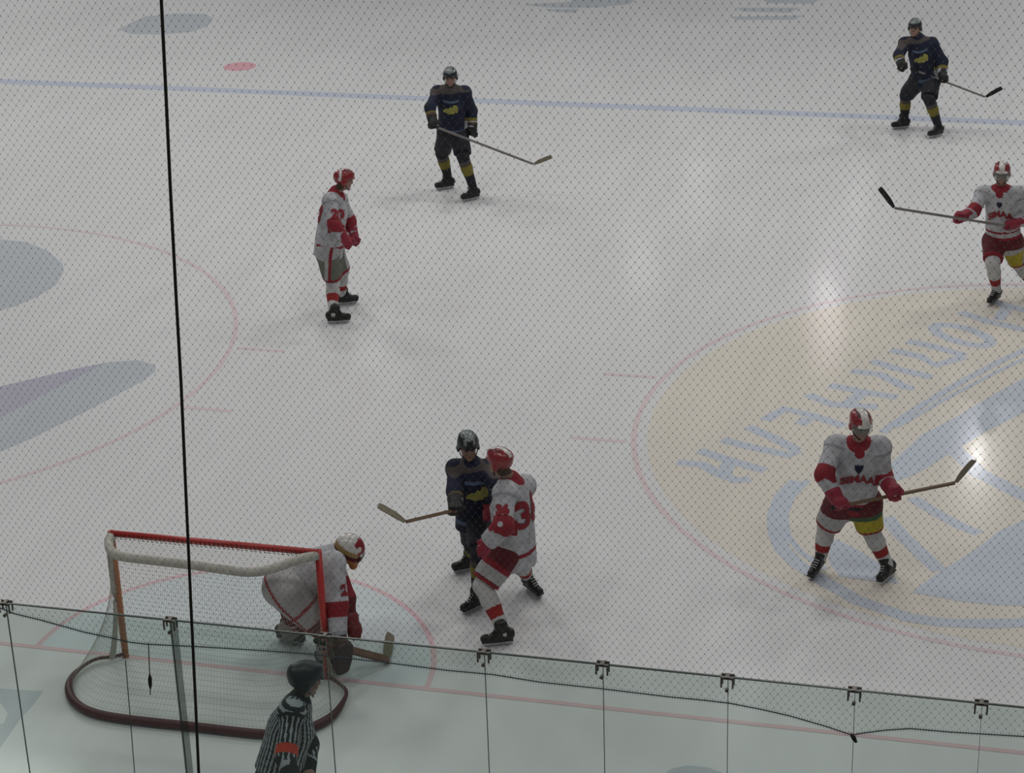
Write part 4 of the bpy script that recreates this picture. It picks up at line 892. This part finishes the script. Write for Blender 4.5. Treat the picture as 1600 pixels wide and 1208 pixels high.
# mask
R, Fw, U = hf; F = Field(.0075); F.ell(hc+U*.015, (.112, .135, .135), hf, .02); F.cone(hc+Fw*.07-U*.05, hc+Fw*.10-U*.125, .062, .038, k=.04); F.ell(hc+U*.0-Fw*.02, (.10, .118, .118), hf, .006, sub=True, cuts=[(hc-U*.06, U)])
F.box(hc+Fw*.13-U*.0, (.062, .05, .034), hf, .02, .01, sub=True)
me = F.mesh('mask', [M_HWHITE, M_HRED, mat('mask_gold', (.30, .20, .07), .35), M_CHIN, M_DKRED]); lc = lambda C: (C-hc)@hf.T
paint_mesh(me, [(lambda C: lc(C)[:, 2] < .045, 2), (lambda C: (lc(C)[:, 1] > .03) & (lc(C)[:, 2] > .03) & (np.abs(lc(C)[:, 0]-.03) < .05), 1), (lambda C: lc(C)[:, 2] < .0, 4), (lambda C: (lc(C)[:, 2] < -.05) & (lc(C)[:, 1] > .03), 3),
                (lambda C: np.linalg.norm(lc(C)-V3(.055, .075, .075), axis=1) < .028, 0)]); mk = put('mask', me, gp)
g = MB()
for i in range(6): a = -.055+.022*i; g.tube([hc+R*a+U*.045+Fw*.118, hc+R*a+U*.0+Fw*.140, hc+R*a-U*.045+Fw*.128], .0025, 5)
for z in (-.02, .01): g.tube([hc+R*s+U*z+Fw*(.142-.4*s*s*10*.1) for s in (-.06, -.03, 0, .03, .06)], .0025, 5)
g.build('cage', M_STEEL, mk)
print('GOALIE', fg.report, S['pel'], S['haR'], S['haL'], [round(float(np.linalg.norm(S['hip'+s]-S['kn'+s])), 2) for s in 'LR'], [round(float(np.linalg.norm(S['kn'+s]-S['an'+s])), 2) for s in 'LR'], np.linalg.norm(S['neck']-S['pel']))
hh = G(606, 1031, FLOOR_TOP+.035); tt = G(611, 974, FLOOR_TOP+.035); stick('goalie_stick', S['haR']-unit(hh-S['haR'])*.30, hh, hh+unit(tt-hh)*.39, M_WOOD, M_BLADEW, 'goalie stick with wide paddle reaching right from the goalie to the ice', goalie=True, wd=.085)

# ---- referee behind the goal
fg = Fig([(452, 1452)]); fg.B = G(440, 1440); fg = Fig([(440, 1440)]); S = {'kdir': fg.dir(80)}
S['pel'] = fg.J(432, 1216, .0); S['neck'] = fg.J(466, 1092, .0); S['fwd'] = fg.dir(112)
S['shR'] = fg.J(455, 1112, .16); S['shL'] = fg.J(464, 1102, -.19); S['elR'] = fg.L(S['shR'], 447, 1180, .31, 1, 'elR'); S['elL'] = fg.L(S['shL'], 482, 1165, .31, -1, 'elL')
S['haR'] = fg.L(S['elR'], 458, 1232, .27, 1, 'haR'); S['haL'] = fg.L(S['elL'], 478, 1222, .27, 1, 'haL')
S['hipR'] = fg.J(432, 1238, .10); S['hipL'] = fg.J(444, 1236, -.09)
b0 = fg.B-V3(0, 0, 0)
for sd, off, fo in (('R', .14, .0), ('L', -.14, .12)):
    c = fg.B+fg.n*off+fg.ex*fo; c[2] = FLOOR_TOP; f = fg.dir(95); S['heel'+sd] = c-f*.13; S['toe'+sd] = c+f*.13; S['an'+sd] = c-f*.055+V3(0, 0, .135)
    m = (S['hip'+sd]+S['an'+sd])/2; hlen = np.linalg.norm(S['hip'+sd]-S['an'+sd])/2; S['kn'+sd] = m+fg.dir(95)*math.sqrt(max(.45**2-hlen**2, .02**2))
hf = head_frame(fg.dir(100, -15)); hc = fg.J(477, 1062, .0)
p, jer, up, fwd = build_person(fg, S, 'referee in black and white stripes with orange armband standing behind the goal', 'ref', hf, hc, 9, helmet=(M_HDARK, None, None, False), glovem=M_SKIN, cuffm=M_SKIN, gripR=fg.dir(100), gripL=fg.dir(100), bulk=.93, hem=-.05)
